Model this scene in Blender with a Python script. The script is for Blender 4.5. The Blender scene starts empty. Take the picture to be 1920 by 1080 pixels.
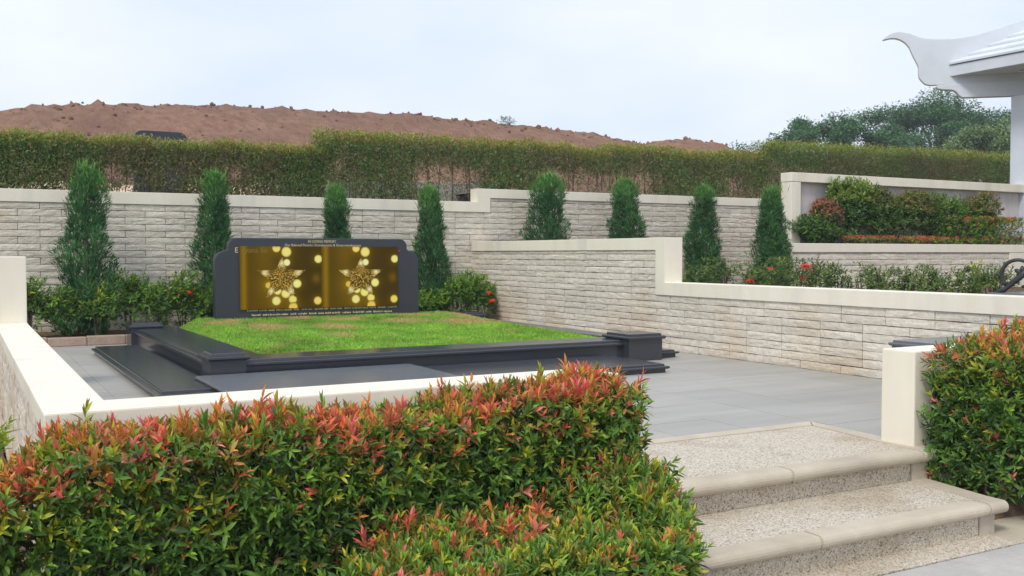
import bpy, bmesh, math, random
import numpy as np
from mathutils import Vector, Matrix, noise as mnoise

rnd = random.Random(7)
rng = np.random.default_rng(11)
S = bpy.context.scene
COL = S.collection
R = math.radians

# ------------------------------------------------------------------ camera
cam_d = bpy.data.cameras.new('camera')
cam = bpy.data.objects.new('camera', cam_d)
COL.objects.link(cam)
cam.location = (0, 0, 1.2)
cam.rotation_euler = (R(90 - 1.98), 0, R(-29.2))
cam_d.sensor_width = 36.0
cam_d.lens = 1857.8 / 1920 * 36
cam_d.clip_start = 0.05
cam_d.clip_end = 2000
S.camera = cam

# ------------------------------------------------------------------ sky + sun
SUN_EL, SUN_AZ = R(52), R(-125)          # azimuth from +Y, clockwise: behind the camera, to the left
W = bpy.data.worlds.new('World')
S.world = W
W.use_nodes = True
nt = W.node_tree
nt.nodes.clear()
out = nt.nodes.new('ShaderNodeOutputWorld')
bg = nt.nodes.new('ShaderNodeBackground')
bg.inputs['Strength'].default_value = 0.1
sky = nt.nodes.new('ShaderNodeTexSky')
sky.sky_type = 'NISHITA'
sky.sun_disc = False
sky.sun_elevation = SUN_EL
sky.sun_rotation = SUN_AZ
sky.dust_density = 4.0
sky.air_density = 1.0
tc = nt.nodes.new('ShaderNodeTexCoord')
nz = nt.nodes.new('ShaderNodeTexNoise')
nz.inputs['Scale'].default_value = 3.0
nz.inputs['Detail'].default_value = 4
ramp = nt.nodes.new('ShaderNodeValToRGB')
ramp.color_ramp.elements[0].position = 0.34
ramp.color_ramp.elements[0].color = (6.1, 6.9, 8.3, 1)
ramp.color_ramp.elements[1].position = 0.66
ramp.color_ramp.elements[1].color = (7.7, 8.05, 8.8, 1)
mp = nt.nodes.new('ShaderNodeMapping')
mp.inputs['Scale'].default_value = (1, 1, 2.4)
mix = nt.nodes.new('ShaderNodeMixRGB')
mix.inputs['Fac'].default_value = 0.9
nt.links.new(tc.outputs['Generated'], mp.inputs['Vector'])
nt.links.new(mp.outputs['Vector'], nz.inputs['Vector'])
nt.links.new(nz.outputs['Fac'], ramp.inputs['Fac'])
nt.links.new(sky.outputs['Color'], mix.inputs['Color1'])
nt.links.new(ramp.outputs['Color'], mix.inputs['Color2'])
nt.links.new(mix.outputs['Color'], bg.inputs['Color'])
nt.links.new(bg.outputs['Background'], out.inputs['Surface'])

sun_d = bpy.data.lights.new('sun', 'SUN')
sun_d.energy = 1.5
sun_d.angle = R(14)
sun_d.color = (1.0, 0.95, 0.87)
sun = bpy.data.objects.new('sun', sun_d)
COL.objects.link(sun)
sdir = Vector((math.sin(SUN_AZ) * math.cos(SUN_EL), math.cos(SUN_AZ) * math.cos(SUN_EL), math.sin(SUN_EL)))
sun.rotation_euler = sdir.to_track_quat('Z', 'Y').to_euler()

S.view_settings.view_transform = 'Standard'
S.view_settings.look = 'None'
S.view_settings.exposure = 0.45
S.view_settings.gamma = 1.0
S.view_settings.use_curve_mapping = False
S.render.engine = 'CYCLES'

# ------------------------------------------------------------------ materials
def mat(name, col, rough=0.7, var=None, vscale=4.0, bump=0.0, bscale=40.0, spec=0.5, detail=6.0,
        obvar=0.0, stretch=None, attr=False, transl=0.0, var2=None, v2scale=0.7, v2pos=(0.45, 0.7), zstain=0.0, bdist=0.02):
    """Principled material: colour mottled by noise, fine bump, tone changing from piece to piece."""
    m = bpy.data.materials.new(name)
    m.use_nodes = True
    t = m.node_tree
    b = t.nodes['Principled BSDF']
    b.inputs['Roughness'].default_value = rough
    b.inputs['Specular IOR Level'].default_value = spec
    co = t.nodes.new('ShaderNodeTexCoord')
    vec = co.outputs['Object']
    if obvar or True:
        geo = t.nodes.new('ShaderNodeNewGeometry')
        vec = geo.outputs['Position']
    if stretch:
        mpn = t.nodes.new('ShaderNodeMapping')
        mpn.inputs['Scale'].default_value = stretch
        t.links.new(vec, mpn.inputs['Vector'])
        vec = mpn.outputs['Vector']
    if attr:
        a = t.nodes.new('ShaderNodeAttribute')
        a.attribute_name = 'Col'
        cur = a.outputs['Color']
    else:
        rgb = t.nodes.new('ShaderNodeRGB')
        rgb.outputs[0].default_value = (*col, 1)
        cur = rgb.outputs[0]
    if var:
        n = t.nodes.new('ShaderNodeTexNoise')
        n.inputs['Scale'].default_value = vscale
        n.inputs['Detail'].default_value = detail
        n.inputs['Roughness'].default_value = 0.65
        t.links.new(vec, n.inputs['Vector'])
        rp = t.nodes.new('ShaderNodeMapRange')
        rp.inputs['From Min'].default_value = 0.35
        rp.inputs['From Max'].default_value = 0.68
        t.links.new(n.outputs['Fac'], rp.inputs['Value'])
        mx = t.nodes.new('ShaderNodeMixRGB')
        t.links.new(rp.outputs[0], mx.inputs['Fac'])
        t.links.new(cur, mx.inputs['Color1'])
        mx.inputs['Color2'].default_value = (*var, 1)
        cur = mx.outputs['Color']
    if var2:
        n = t.nodes.new('ShaderNodeTexNoise')
        n.inputs['Scale'].default_value = v2scale
        n.inputs['Detail'].default_value = 5
        t.links.new(vec, n.inputs['Vector'])
        rp = t.nodes.new('ShaderNodeMapRange')
        rp.inputs['From Min'].default_value = v2pos[0]
        rp.inputs['From Max'].default_value = v2pos[1]
        src = n.outputs['Fac']
        if zstain:                       # soil splash: stains are commoner near the paving
            sp = t.nodes.new('ShaderNodeSeparateXYZ')
            t.links.new(vec, sp.inputs[0])
            zr = t.nodes.new('ShaderNodeMapRange')
            zr.inputs['From Min'].default_value = 0.75
            zr.inputs['From Max'].default_value = 0.0
            zr.inputs['To Max'].default_value = zstain
            t.links.new(sp.outputs[2], zr.inputs['Value'])
            ad = t.nodes.new('ShaderNodeMath')
            t.links.new(n.outputs['Fac'], ad.inputs[0])
            t.links.new(zr.outputs[0], ad.inputs[1])
            src = ad.outputs[0]
        t.links.new(src, rp.inputs['Value'])
        mx = t.nodes.new('ShaderNodeMixRGB')
        t.links.new(rp.outputs[0], mx.inputs['Fac'])
        t.links.new(cur, mx.inputs['Color1'])
        mx.inputs['Color2'].default_value = (*var2, 1)
        cur = mx.outputs['Color']
    if obvar:
        oi = t.nodes.new('ShaderNodeObjectInfo')
        rp = t.nodes.new('ShaderNodeMapRange')
        rp.inputs['To Min'].default_value = 1 - obvar
        rp.inputs['To Max'].default_value = 1 + obvar
        t.links.new(oi.outputs['Random'], rp.inputs['Value'])
        mx = t.nodes.new('ShaderNodeMixRGB')
        mx.blend_type = 'MULTIPLY'
        mx.inputs['Fac'].default_value = 1
        t.links.new(cur, mx.inputs['Color1'])
        t.links.new(rp.outputs[0], mx.inputs['Color2'])
        cur = mx.outputs['Color']
    t.links.new(cur, b.inputs['Base Color'])
    if bump:
        n = t.nodes.new('ShaderNodeTexNoise')
        n.inputs['Scale'].default_value = bscale
        n.inputs['Detail'].default_value = 8
        t.links.new(vec, n.inputs['Vector'])
        bp = t.nodes.new('ShaderNodeBump')
        bp.inputs['Strength'].default_value = bump
        bp.inputs['Distance'].default_value = bdist
        t.links.new(n.outputs['Fac'], bp.inputs['Height'])
        t.links.new(bp.outputs['Normal'], b.inputs['Normal'])
    if transl:
        tr = t.nodes.new('ShaderNodeBsdfTranslucent')
        t.links.new(cur, tr.inputs['Color'])
        ms = t.nodes.new('ShaderNodeMixShader')
        ms.inputs['Fac'].default_value = transl
        o = t.nodes['Material Output']
        t.links.new(b.outputs[0], ms.inputs[1])
        t.links.new(tr.outputs[0], ms.inputs[2])
        t.links.new(ms.outputs[0], o.inputs['Surface'])
    return m

def mat_aggregate(name):
    m = bpy.data.materials.new(name)
    m.use_nodes = True
    t = m.node_tree
    b = t.nodes['Principled BSDF']
    b.inputs['Roughness'].default_value = 0.75
    geo = t.nodes.new('ShaderNodeNewGeometry')
    v = t.nodes.new('ShaderNodeTexVoronoi')
    v.inputs['Scale'].default_value = 150
    t.links.new(geo.outputs['Position'], v.inputs['Vector'])
    sep = t.nodes.new('ShaderNodeSeparateColor')
    t.links.new(v.outputs['Color'], sep.inputs['Color'])
    rp = t.nodes.new('ShaderNodeValToRGB')
    e = rp.color_ramp
    e.interpolation = 'CONSTANT'
    e.elements[0].color = (0.22, 0.185, 0.14, 1)
    e.elements[1].position = 0.09
    e.elements[1].color = (0.42, 0.36, 0.27, 1)
    for p_, c_ in ((0.3, (0.53, 0.46, 0.36)), (0.6, (0.60, 0.54, 0.44)), (0.85, (0.68, 0.63, 0.55))):
        q = e.elements.new(p_)
        q.color = (*c_, 1)
    t.links.new(sep.outputs[0], rp.inputs['Fac'])
    n = t.nodes.new('ShaderNodeTexNoise')
    n.inputs['Scale'].default_value = 2.3
    n.inputs['Detail'].default_value = 6
    t.links.new(geo.outputs['Position'], n.inputs['Vector'])
    mr = t.nodes.new('ShaderNodeMapRange')
    mr.inputs['From Min'].default_value = 0.52
    mr.inputs['From Max'].default_value = 0.72
    mr.inputs['To Max'].default_value = 0.6
    t.links.new(n.outputs['Fac'], mr.inputs['Value'])
    mx = t.nodes.new('ShaderNodeMixRGB')
    mx.blend_type = 'MULTIPLY'
    t.links.new(mr.outputs[0], mx.inputs['Fac'])
    t.links.new(rp.outputs['Color'], mx.inputs['Color1'])
    mx.inputs['Color2'].default_value = (0.62, 0.55, 0.44, 1)
    t.links.new(mx.outputs['Color'], b.inputs['Base Color'])
    bp = t.nodes.new('ShaderNodeBump')
    bp.inputs['Strength'].default_value = 0.5
    bp.inputs['Distance'].default_value = 0.006
    bp.invert = True
    t.links.new(v.outputs['Distance'], bp.inputs['Height'])
    t.links.new(bp.outputs['Normal'], b.inputs['Normal'])
    return m

M = {
    'paint': mat('cream_paint', (0.83, 0.78, 0.655), 0.6, var=(0.78, 0.725, 0.59), vscale=1.7, bump=0.12, bscale=60, spec=0.3,
                 var2=(0.60, 0.58, 0.52), v2scale=0.9, v2pos=(0.54, 0.85), stretch=(3, 3, .6)),
    'white': mat('shaded_white_paint', (0.66, 0.70, 0.75), 0.55, var=(0.58, 0.62, 0.67), vscale=1.2, spec=0.3),  # weathered grey-white, with the roof's shade worked into the colour
    'stone': mat('split_stone', (0.60, 0.545, 0.455), 0.85, var=(0.73, 0.68, 0.585), vscale=13, bump=0.6, bscale=34, spec=0.2, obvar=0.09,
                 var2=(0.58, 0.46, 0.32), v2scale=0.9, v2pos=(0.56, 0.88), zstain=0.15),
    'mortar': mat('dark_joint', (0.13, 0.118, 0.10), 0.95, var=(0.20, 0.18, 0.155), vscale=8, bump=0.3),
    'tile': mat('grey_paving', (0.325, 0.312, 0.284), 0.5, var=(0.40, 0.39, 0.36), vscale=2.2, bump=0.10, bscale=30, obvar=0.04,
                stretch=(0.35, 2.2, 1), spec=0.35, var2=(0.27, 0.26, 0.245), v2scale=1.1, v2pos=(0.52, 0.8)),
    'granite': mat('black_granite', (0.034, 0.038, 0.048), 0.21, var=(0.047, 0.052, 0.063), vscale=160, spec=0.6),
    'granite_grey': mat('grey_granite', (0.12, 0.13, 0.145), 0.26, var=(0.14, 0.15, 0.165), vscale=160, spec=0.5),
    'headstone': mat('honed_granite', (0.035, 0.039, 0.052), 0.38, var=(0.045, 0.05, 0.064), vscale=120, spec=0.4),
    'concrete': mat('smooth_concrete', (0.46, 0.395, 0.30), 0.7, var=(0.56, 0.495, 0.395), vscale=3, bump=0.2, bscale=50,
                    var2=(0.33, 0.28, 0.22), v2scale=1.6, v2pos=(0.55, 0.8)),
    'path': mat('path_concrete', (0.38, 0.37, 0.35), 0.8, var=(0.48, 0.46, 0.43), vscale=4, bump=0.3),
    'aggregate': mat_aggregate('washed_aggregate'),
    'grey_wall': mat('grey_render', (0.50, 0.465, 0.455), 0.9, var=(0.64, 0.595, 0.585), vscale=2.5, bump=0.3, stretch=(1.6, 1.6, 0.5)),
    'kerb': mat('terracotta_kerb', (0.36, 0.25, 0.19), 0.9, var=(0.44, 0.33, 0.26), vscale=7, bump=0.5),
    'soil': mat('brown_soil', (0.10, 0.065, 0.045), 0.95, var=(0.19, 0.12, 0.085), vscale=12, bump=1.0, bscale=30, spec=0.1),
    'earth': mat('red_earth', (0.18, 0.098, 0.066), 0.95, var=(0.28, 0.165, 0.112), stretch=(1, .35, .6), vscale=2.6, bump=1.0, bdist=.25, bscale=2.4, spec=0.1,
                 var2=(0.155, 0.085, 0.06), v2scale=0.30, v2pos=(0.45, 0.75)),
    'sand': mat('pale_clay', (0.55, 0.40, 0.28), 0.95, var=(0.68, 0.52, 0.38), vscale=2, bump=0.6, bscale=6, spec=0.1),
    'lawn': mat('turf', (0.17, 0.31, 0.035), 0.95, var=(0.24, 0.38, 0.06), vscale=9, bump=0.8, bscale=60, spec=0.1),
    'field': mat('rough_ground', (0.16, 0.13, 0.08), 0.95, var=(0.10, 0.12, 0.04), vscale=0.5, bump=0.5, spec=0.1),
    'leaf': mat('leaf', (0, 0, 0), 0.42, attr=True, transl=0.30, spec=0.35),
    'needle': mat('needle', (0, 0, 0), 0.6, attr=True, transl=0.15, spec=0.25),
    'bark': mat('bark', (0.10, 0.075, 0.055), 0.9, var=(0.16, 0.125, 0.09), vscale=20, bump=0.8),
    'gold': mat('gold_lettering', (0.72, 0.60, 0.34), 0.45, var=(0.62, 0.50, 0.26), vscale=30),
    'pink': mat('pink_lettering', (0.62, 0.05, 0.12), 0.5),
    'print': mat('overlay_panel', (0, 0, 0), 0.85, attr=True, spec=0.08),
    'iron': mat('black_iron', (0.016, 0.016, 0.019), 0.45, var=(0.03, 0.03, 0.033), vscale=40, bump=0.2),
    'petal': mat('petal', (0, 0, 0), 0.6, attr=True, transl=0.2, spec=0.2),
    'lampglass': mat('lamp_glass', (0.8, 0.8, 0.78), 0.3),
}

# ------------------------------------------------------------------ helpers
def link(o, parent=None):
    COL.objects.link(o)
    if parent:
        o.parent = parent
    return o

def tag(o, label=None, cat=None, group=None, kind=None):
    if label: o['label'] = label
    if cat: o['category'] = cat
    if group: o['group'] = group
    if kind: o['kind'] = kind
    return o

def thing(name, label, cat, group=None, loc=(0, 0, 0)):
    o = bpy.data.objects.new(name, None)
    o.empty_display_size = 0.1
    o.location = loc
    COL.objects.link(o)
    return tag(o, label, cat, group)

def bm_obj(name, bm, m, parent=None, smooth=False):
    me = bpy.data.meshes.new(name)
    bm.normal_update()
    bm.to_mesh(me)
    bm.free()
    if smooth:
        for p_ in me.polygons: p_.use_smooth = True
    me.materials.append(M[m] if isinstance(m, str) else m)
    o = bpy.data.objects.new(name, me)
    if parent is not None and parent.location.length > 0:
        o.location = -parent.location
    return link(o, parent)

def add_box(bm, x0, x1, y0, y1, z0, z1, bev=0.0, seg=2):
    r = bmesh.ops.create_cube(bm, size=1)
    vs = r['verts']
    for v in vs:
        v.co = Vector(((x0 + x1) / 2 + v.co.x * (x1 - x0), (y0 + y1) / 2 + v.co.y * (y1 - y0), (z0 + z1) / 2 + v.co.z * (z1 - z0)))
    if bev:
        es = list({e for v in vs for e in v.link_edges})
        bmesh.ops.bevel(bm, geom=es, offset=bev, segments=seg, affect='EDGES', profile=0.6)

def box(name, m, dims, parent=None, bev=0.008):
    bm = bmesh.new()
    add_box(bm, *dims, bev=bev)
    return bm_obj(name, bm, m, parent)

def prism(name, m, pts, to3, depth_vec, parent=None, bev=0.0):
    """extrude a polygon (list of 2D) by depth_vec; to3 maps 2D to 3D"""
    bm = bmesh.new()
    f = bm.faces.new([bm.verts.new(to3(*q)) for q in pts])
    e = bmesh.ops.extrude_face_region(bm, geom=[f])
    vs = [g for g in e['geom'] if isinstance(g, bmesh.types.BMVert)]
    bmesh.ops.translate(bm, verts=vs, vec=depth_vec)
    bmesh.ops.recalc_face_normals(bm, faces=bm.faces)
    if bev:
        es = [ed for ed in bm.edges if len(ed.link_faces) == 2 and ed.calc_face_angle(0) > 1.0]
        bmesh.ops.bevel(bm, geom=es, offset=bev, segments=2, affect='EDGES', profile=0.6)
    return bm_obj(name, bm, m, parent)

def sweep(bm, pts, rad, seg=8):
    """tube through points with radius per point"""
    rings = []
    n = len(pts)
    for i, q in enumerate(pts):
        q = Vector(q)
        a = Vector(pts[min(i + 1, n - 1)]) - Vector(pts[max(i - 1, 0)])
        a.normalize()
        u = a.orthogonal().normalized() if i == 0 else (pu - a * pu.dot(a)).normalized()
        pu = u
        w = a.cross(u)
        r_ = rad[i] if hasattr(rad, '__len__') else rad
        rings.append([bm.verts.new(q + (u * math.cos(2 * math.pi * k / seg) + w * math.sin(2 * math.pi * k / seg)) * r_) for k in range(seg)])
    for i in range(n - 1):
        for k in range(seg):
            bm.faces.new((rings[i][k], rings[i][(k + 1) % seg], rings[i + 1][(k + 1) % seg], rings[i + 1][k]))
    bm.faces.new(rings[0][::-1])
    bm.faces.new(rings[-1])

def raw_mesh(name, V, F, C=None, m=None):
    """V n*3, F m*3 triangles, C n*3 vertex colours"""
    me = bpy.data.meshes.new(name)
    V = np.asarray(V, np.float32); F = np.asarray(F, np.int32)
    me.vertices.add(len(V)); me.vertices.foreach_set('co', V.ravel())
    me.loops.add(F.size); me.loops.foreach_set('vertex_index', F.ravel())
    me.polygons.add(len(F)); me.polygons.foreach_set('loop_start', np.arange(len(F), dtype=np.int32) * 3)
    me.update(calc_edges=True)
    if C is not None:
        a = me.color_attributes.new('Col', 'FLOAT_COLOR', 'POINT')
        c4 = np.ones((len(V), 4), np.float32); c4[:, :3] = C
        a.data.foreach_set('color', c4.ravel())
    if m: me.materials.append(M[m])
    return me

def mesh_obj(name, me, parent=None):
    o = bpy.data.objects.new(name, me)
    if parent is not None and parent.location.length > 0:
        o.location = -parent.location
    return link(o, parent)

def unit(a):
    return a / np.maximum(np.linalg.norm(a, axis=-1, keepdims=True), 1e-9)

def leaves(P, D, N, L, Wd, C, hi=False, curl=0.15):
    """arrays of leaves -> V,F,C. Each is a folded, pointed blade."""
    D = unit(D); Sd = unit(np.cross(D, N)); N = np.cross(Sd, D)
    L = L[:, None]; Wd = Wd[:, None]; n = len(P)
    if hi:
        c1 = P + D * L * .30; c2 = P + D * L * .64 - N * L * curl * .3
        up = N * Wd * .22
        V = np.stack([P, c1 + Sd * Wd * .46 + up, c1, c1 - Sd * Wd * .46 + up,
                      c2 + Sd * Wd * .40 + up, c2, c2 - Sd * Wd * .40 + up, P + D * L - N * L * curl], 1)
        T = np.array([[0, 1, 2], [0, 2, 3], [1, 4, 5], [1, 5, 2], [2, 5, 6], [2, 6, 3], [4, 7, 5], [5, 7, 6]])
        k = 8
        sh = np.array([.85, 1, .9, 1, 1.03, .95, 1.03, 1.0])
    else:
        c1 = P + D * L * .45; up = N * Wd * .2
        V = np.stack([P, c1 + Sd * Wd * .5 + up, c1, c1 - Sd * Wd * .5 + up, P + D * L - N * L * curl], 1)
        T = np.array([[0, 1, 2], [0, 2, 3], [1, 4, 2], [2, 4, 3]])
        k = 5
        sh = np.array([.9, 1, .92, 1, 1.0])
    F = (T[None] + (np.arange(n) * k)[:, None, None]).reshape(-1, 3)
    CC = (C[:, None, :] * sh[None, :, None]).reshape(-1, 3)
    return V.reshape(-1, 3), F, CC

def merge(parts):
    Vs, Fs, Cs, o = [], [], [], 0
    for V, F, C in parts:
        Vs.append(V); Fs.append(F + o); Cs.append(C); o += len(V)
    return np.concatenate(Vs), np.concatenate(Fs), np.concatenate(Cs)

def shoots(P, A, K, L, ratio, Ctop, Cbot, stem=0.05, hi=False, spread=(0.35, 1.25), g=rng):
    """whorled shoots: K leaves round each axis A; young leaves on top stand upright"""
    n = len(P)
    A = unit(A)
    U = unit(np.cross(A, g.normal(size=(n, 3)))); Vv = np.cross(A, U)
    out = []
    az0 = g.uniform(0, 6.28, n)
    for i in range(K):
        f = i / max(K - 1, 1)
        az = az0 + i * 2.4 + g.normal(0, .25, n)
        tilt = spread[1] + (spread[0] - spread[1]) * f + g.normal(0, .18, n)
        rad = U * np.cos(az)[:, None] + Vv * np.sin(az)[:, None]
        D = A * np.cos(tilt)[:, None] + rad * np.sin(tilt)[:, None]
        Nn = A * np.sin(tilt)[:, None] - rad * np.cos(tilt)[:, None]
        l = L * g.uniform(.5, 1.3, n) * (1.0 - .35 * f)
        q = P + A * (stem * f)
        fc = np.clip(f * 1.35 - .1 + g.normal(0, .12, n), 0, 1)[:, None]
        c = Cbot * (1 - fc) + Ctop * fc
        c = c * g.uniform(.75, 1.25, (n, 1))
        out.append(leaves(q, D, Nn + g.normal(0, .15, (n, 3)), l, l * ratio * g.uniform(.8, 1.2, n), c, hi, .12))
    return merge(out)

def palette(n, cols, wts, g=rng):
    idx = g.choice(len(cols), n, p=np.array(wts) / sum(wts))
    return np.array(cols)[idx] * g.uniform(.8, 1.2, (n, 1))

def nz2(x, y, z=0.0, s=1.0):
    return mnoise.noise(Vector((x * s, y * s, z * s)))

def text_obj(name, txt, size, loc, m, parent, align='CENTER', width=None):
    """raised lettering on a wall facing -Y"""
    cu = bpy.data.curves.new(name, 'FONT')
    cu.body = txt; cu.size = size; cu.align_x = align; cu.extrude = 0.0015
    cu.resolution_u = 3
    tmp = bpy.data.objects.new(name, cu)
    COL.objects.link(tmp)
    dg = bpy.context.evaluated_depsgraph_get()
    me = bpy.data.meshes.new_from_object(tmp.evaluated_get(dg))
    bpy.data.objects.remove(tmp)
    me.materials.clear(); me.materials.append(M[m])
    o = bpy.data.objects.new(name, me)
    xs = [v.co.x for v in me.vertices]
    if width:
        k = width / (max(xs) - min(xs))
        for v in me.vertices: v.co.x *= k
    o.rotation_euler = (R(90), 0, 0)
    o.location = Vector(loc) - parent.location
    return link(o, parent)

# ------------------------------------------------------------------ the ground
bm = bmesh.new()
add_box(bm, -600, 900, -600, 900, -0.9, -0.43)
tag(bm_obj('ground', bm, 'field'), kind='structure')

# terrace: body + paving tiles
terrace = tag(box('terrace', 'path', (0.4, 7.75, 4.2, 15.0, -0.40, -0.012), bev=0), kind='structure')
tw = 0.60
tm = bmesh.new(); add_box(tm, -.5, .5, -.5, .5, -.5, .5)
tile_me = bpy.data.meshes.new('tile'); tm.to_mesh(tile_me); tm.free(); tile_me.materials.append(M['tile'])
yy = 4.36; 
for j in range(17):
    xx = 0.52
    for i in range(12):
        x0, x1 = xx, xx + tw - .003
        y0, y1 = yy, yy + tw - .003
        xx += tw
        if x0 > 7.7: continue
        x1 = min(x1, 7.70); y1 = min(y1, 14.1)
        if y1 - y0 < .05: continue
        # keep clear of the landing let into the paving
        if y0 < 5.07 and x1 > 2.70 and x0 < 5.22:
            if y1 > 5.07:
                y0 = 5.078
            elif x0 < 2.7: x1 = 2.69
            elif x1 > 5.22: x0 = 5.228
            else: continue
        o = bpy.data.objects.new('tile', tile_me)
        o.location = ((x0 + x1) / 2, (y0 + y1) / 2, -.012 + rnd.uniform(-.0008, .0008))
        o.scale = (x1 - x0, y1 - y0, .024)
        link(o, terrace)
    yy += tw

# soils and terraces higher up
def soil_patch(name, x0, x1, y0, y1, z, m='soil', n=26, amp=.03, seed=0, skirt=0.0):
    bm = bmesh.new()
    nx = max(4, int((x1 - x0) / .25)); ny = max(4, int((y1 - y0) / .25))
    g = [[bm.verts.new((x0 + (x1 - x0) * i / nx, y0 + (y1 - y0) * j / ny,
                        z + amp * nz2(i * .7 + seed, j * .7, 3.1) - (skirt if j == 0 or i == 0 else 0))) for j in range(ny + 1)] for i in range(nx + 1)]
    for i in range(nx):
        for j in range(ny):
            bm.faces.new((g[i][j], g[i + 1][j], g[i + 1][j + 1], g[i][j + 1]))
    return tag(bm_obj(name, bm, m, smooth=True), kind='structure')

soil_patch('soil_bed', 0.5, 7.72, 14.08, 15.2, .10)
soil_patch('soil_bed', 7.9, 18.2, 2.0, 15.2, .56, seed=5)
soil_patch('soil_bed', 12.1, 32.0, 12.12, 12.86, 1.30, seed=9)
soil_patch('soil_bed', -3.0, 2.95, 1.8, 4.1, -.30, seed=3)
soil_patch('soil_bed', 5.0, 9.0, 3.56, 4.1, -.26, seed=4, skirt=.12)
soil_patch('soil_bed', -3.0, .27, 4.1, 12.0, -.28, seed=8)

# upper ground behind the back wall, reaching the horizon
bm = bmesh.new(); add_box(bm, -400, 700, 15.45, 800, 0.2, 2.04)
tag(bm_obj('upper_ground', bm, 'field'), kind='structure')
bm = bmesh.new(); add_box(bm, 16.0, 700, 15.36, 15.9, 0.2, 2.42)
tag(bm_obj('upper_bank', bm, 'soil'), kind='structure')
soil_patch('soil_bed', -2, 8.0, 15.38, 16.5, 2.08, seed=21)
soil_patch('soil_bed', 8.0, 16.5, 15.38, 16.5, 2.28, seed=22)
# pale heap of clay in front of the hill, seen through the hedge
bm = bmesh.new()
hx = np.linspace(-2, 26, 90); hy = np.linspace(18.5, 27, 22)
G = [[bm.verts.new((x, y, 2.05 + max(0, (1 - ((y - 23) / 4.4) ** 2)) * (.62 + .22 * nz2(x, y, 1, .5)) + .10 * nz2(x, y, 2, 1.8))) for y in hy] for x in hx]
for i in range(len(hx) - 1):
    for j in range(len(hy) - 1):
        bm.faces.new((G[i][j], G[i + 1][j], G[i + 1][j + 1], G[i][j + 1]))
tag(bm_obj('clay_heap', bm, 'sand'), kind='structure')

# hill of bare red earth
sky_x = [-40, 0, 1.57, 2.15, 3.53, 4.95, 5.27, 5.58, 9.3, 12.37, 12.74, 13.35, 15.39, 19.46, 23.28, 26.43, 29.77, 32.6, 34.07, 34.82, 36.74, 38.72, 39.53, 42.04, 47, 60]
sky_z = [6.0, 6.9, 6.98, 7.08, 7.20, 7.46, 7.62, 7.46, 7.78, 7.81, 7.93, 7.86, 7.9, 8.01, 7.86, 7.9, 7.7, 7.43, 7.3, 7.55, 7.78, 7.55, 7.34, 7.0, 5.6, 3.0]
hx = np.arange(-25, 55, .28); hy = np.concatenate([np.arange(27, 47, .3), np.arange(47, 62, 1.2)])
V = np.zeros((len(hx), len(hy), 3), np.float32)
for i, x in enumerate(hx):
    rz = float(np.interp(x, sky_x, sky_z))
    for j, y in enumerate(hy):
        t = min(1.0, (y - 27) / 18.0)
        prof = t ** .85 if y < 45 else 1 - ((y - 45) / 17) ** 2 * .8
        n = mnoise.fractal(Vector((x * .45, y * .45, 0)), 1.0, 2.0, 5) * .10
        cl = max(0, mnoise.noise(Vector((x * 1.5, y * 1.5, 4.0))) - .10) * .22 + max(0, mnoise.noise(Vector((x * .33, y * .5, 14.0))) - .35) * .9 + rnd.uniform(0, .13) * rnd.random()
        gul = abs(mnoise.noise(Vector((x * .8 + y * .1, y * .09, 9.0)))) * .35 * (1 - abs(2 * t - 1))
        V[i, j] = (x, y, 2.0 + (rz - 2.0 - .05) * max(prof, 0) + (n + cl) * (.35 + .65 * t) - gul)
ni, nj = len(hx), len(hy)
ii, jj = np.meshgrid(np.arange(ni - 1), np.arange(nj - 1), indexing='ij')
a = (ii * nj + jj).ravel(); b_ = ((ii + 1) * nj + jj).ravel(); c = ((ii + 1) * nj + jj + 1).ravel(); d = (ii * nj + jj + 1).ravel()
F = np.concatenate([np.stack([a, b_, c], 1), np.stack([a, c, d], 1)])
tag(mesh_obj('earth_hill', raw_mesh('earth_hill', V.reshape(-1, 3), F, m='earth')), kind='structure')

bm = bmesh.new()
for k in range(420):
    x = rnd.uniform(-2, 42); y = rnd.choice((rnd.uniform(43.5, 45.5), rnd.uniform(33, 45)))
    i = int((x - hx[0]) / .28); j = int(np.argmin(np.abs(hy - y)))
    r_ = rnd.uniform(.04, .10) * (1.7 if rnd.random() < .06 else 1)
    q = bmesh.ops.create_icosphere(bm, subdivisions=1, radius=r_, matrix=Matrix.Translation((x, hy[j], V[i, j, 2] + r_ * .2)))
    for v in q['verts']: v.co += Vector((rnd.uniform(-.3, .3), rnd.uniform(-.3, .3), rnd.uniform(-.3, .3))) * r_
tag(bm_obj('earth_clods', bm, 'earth'), 'loose clods of red earth scattered over the bare hill', 'clods', kind='stuff')

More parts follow.
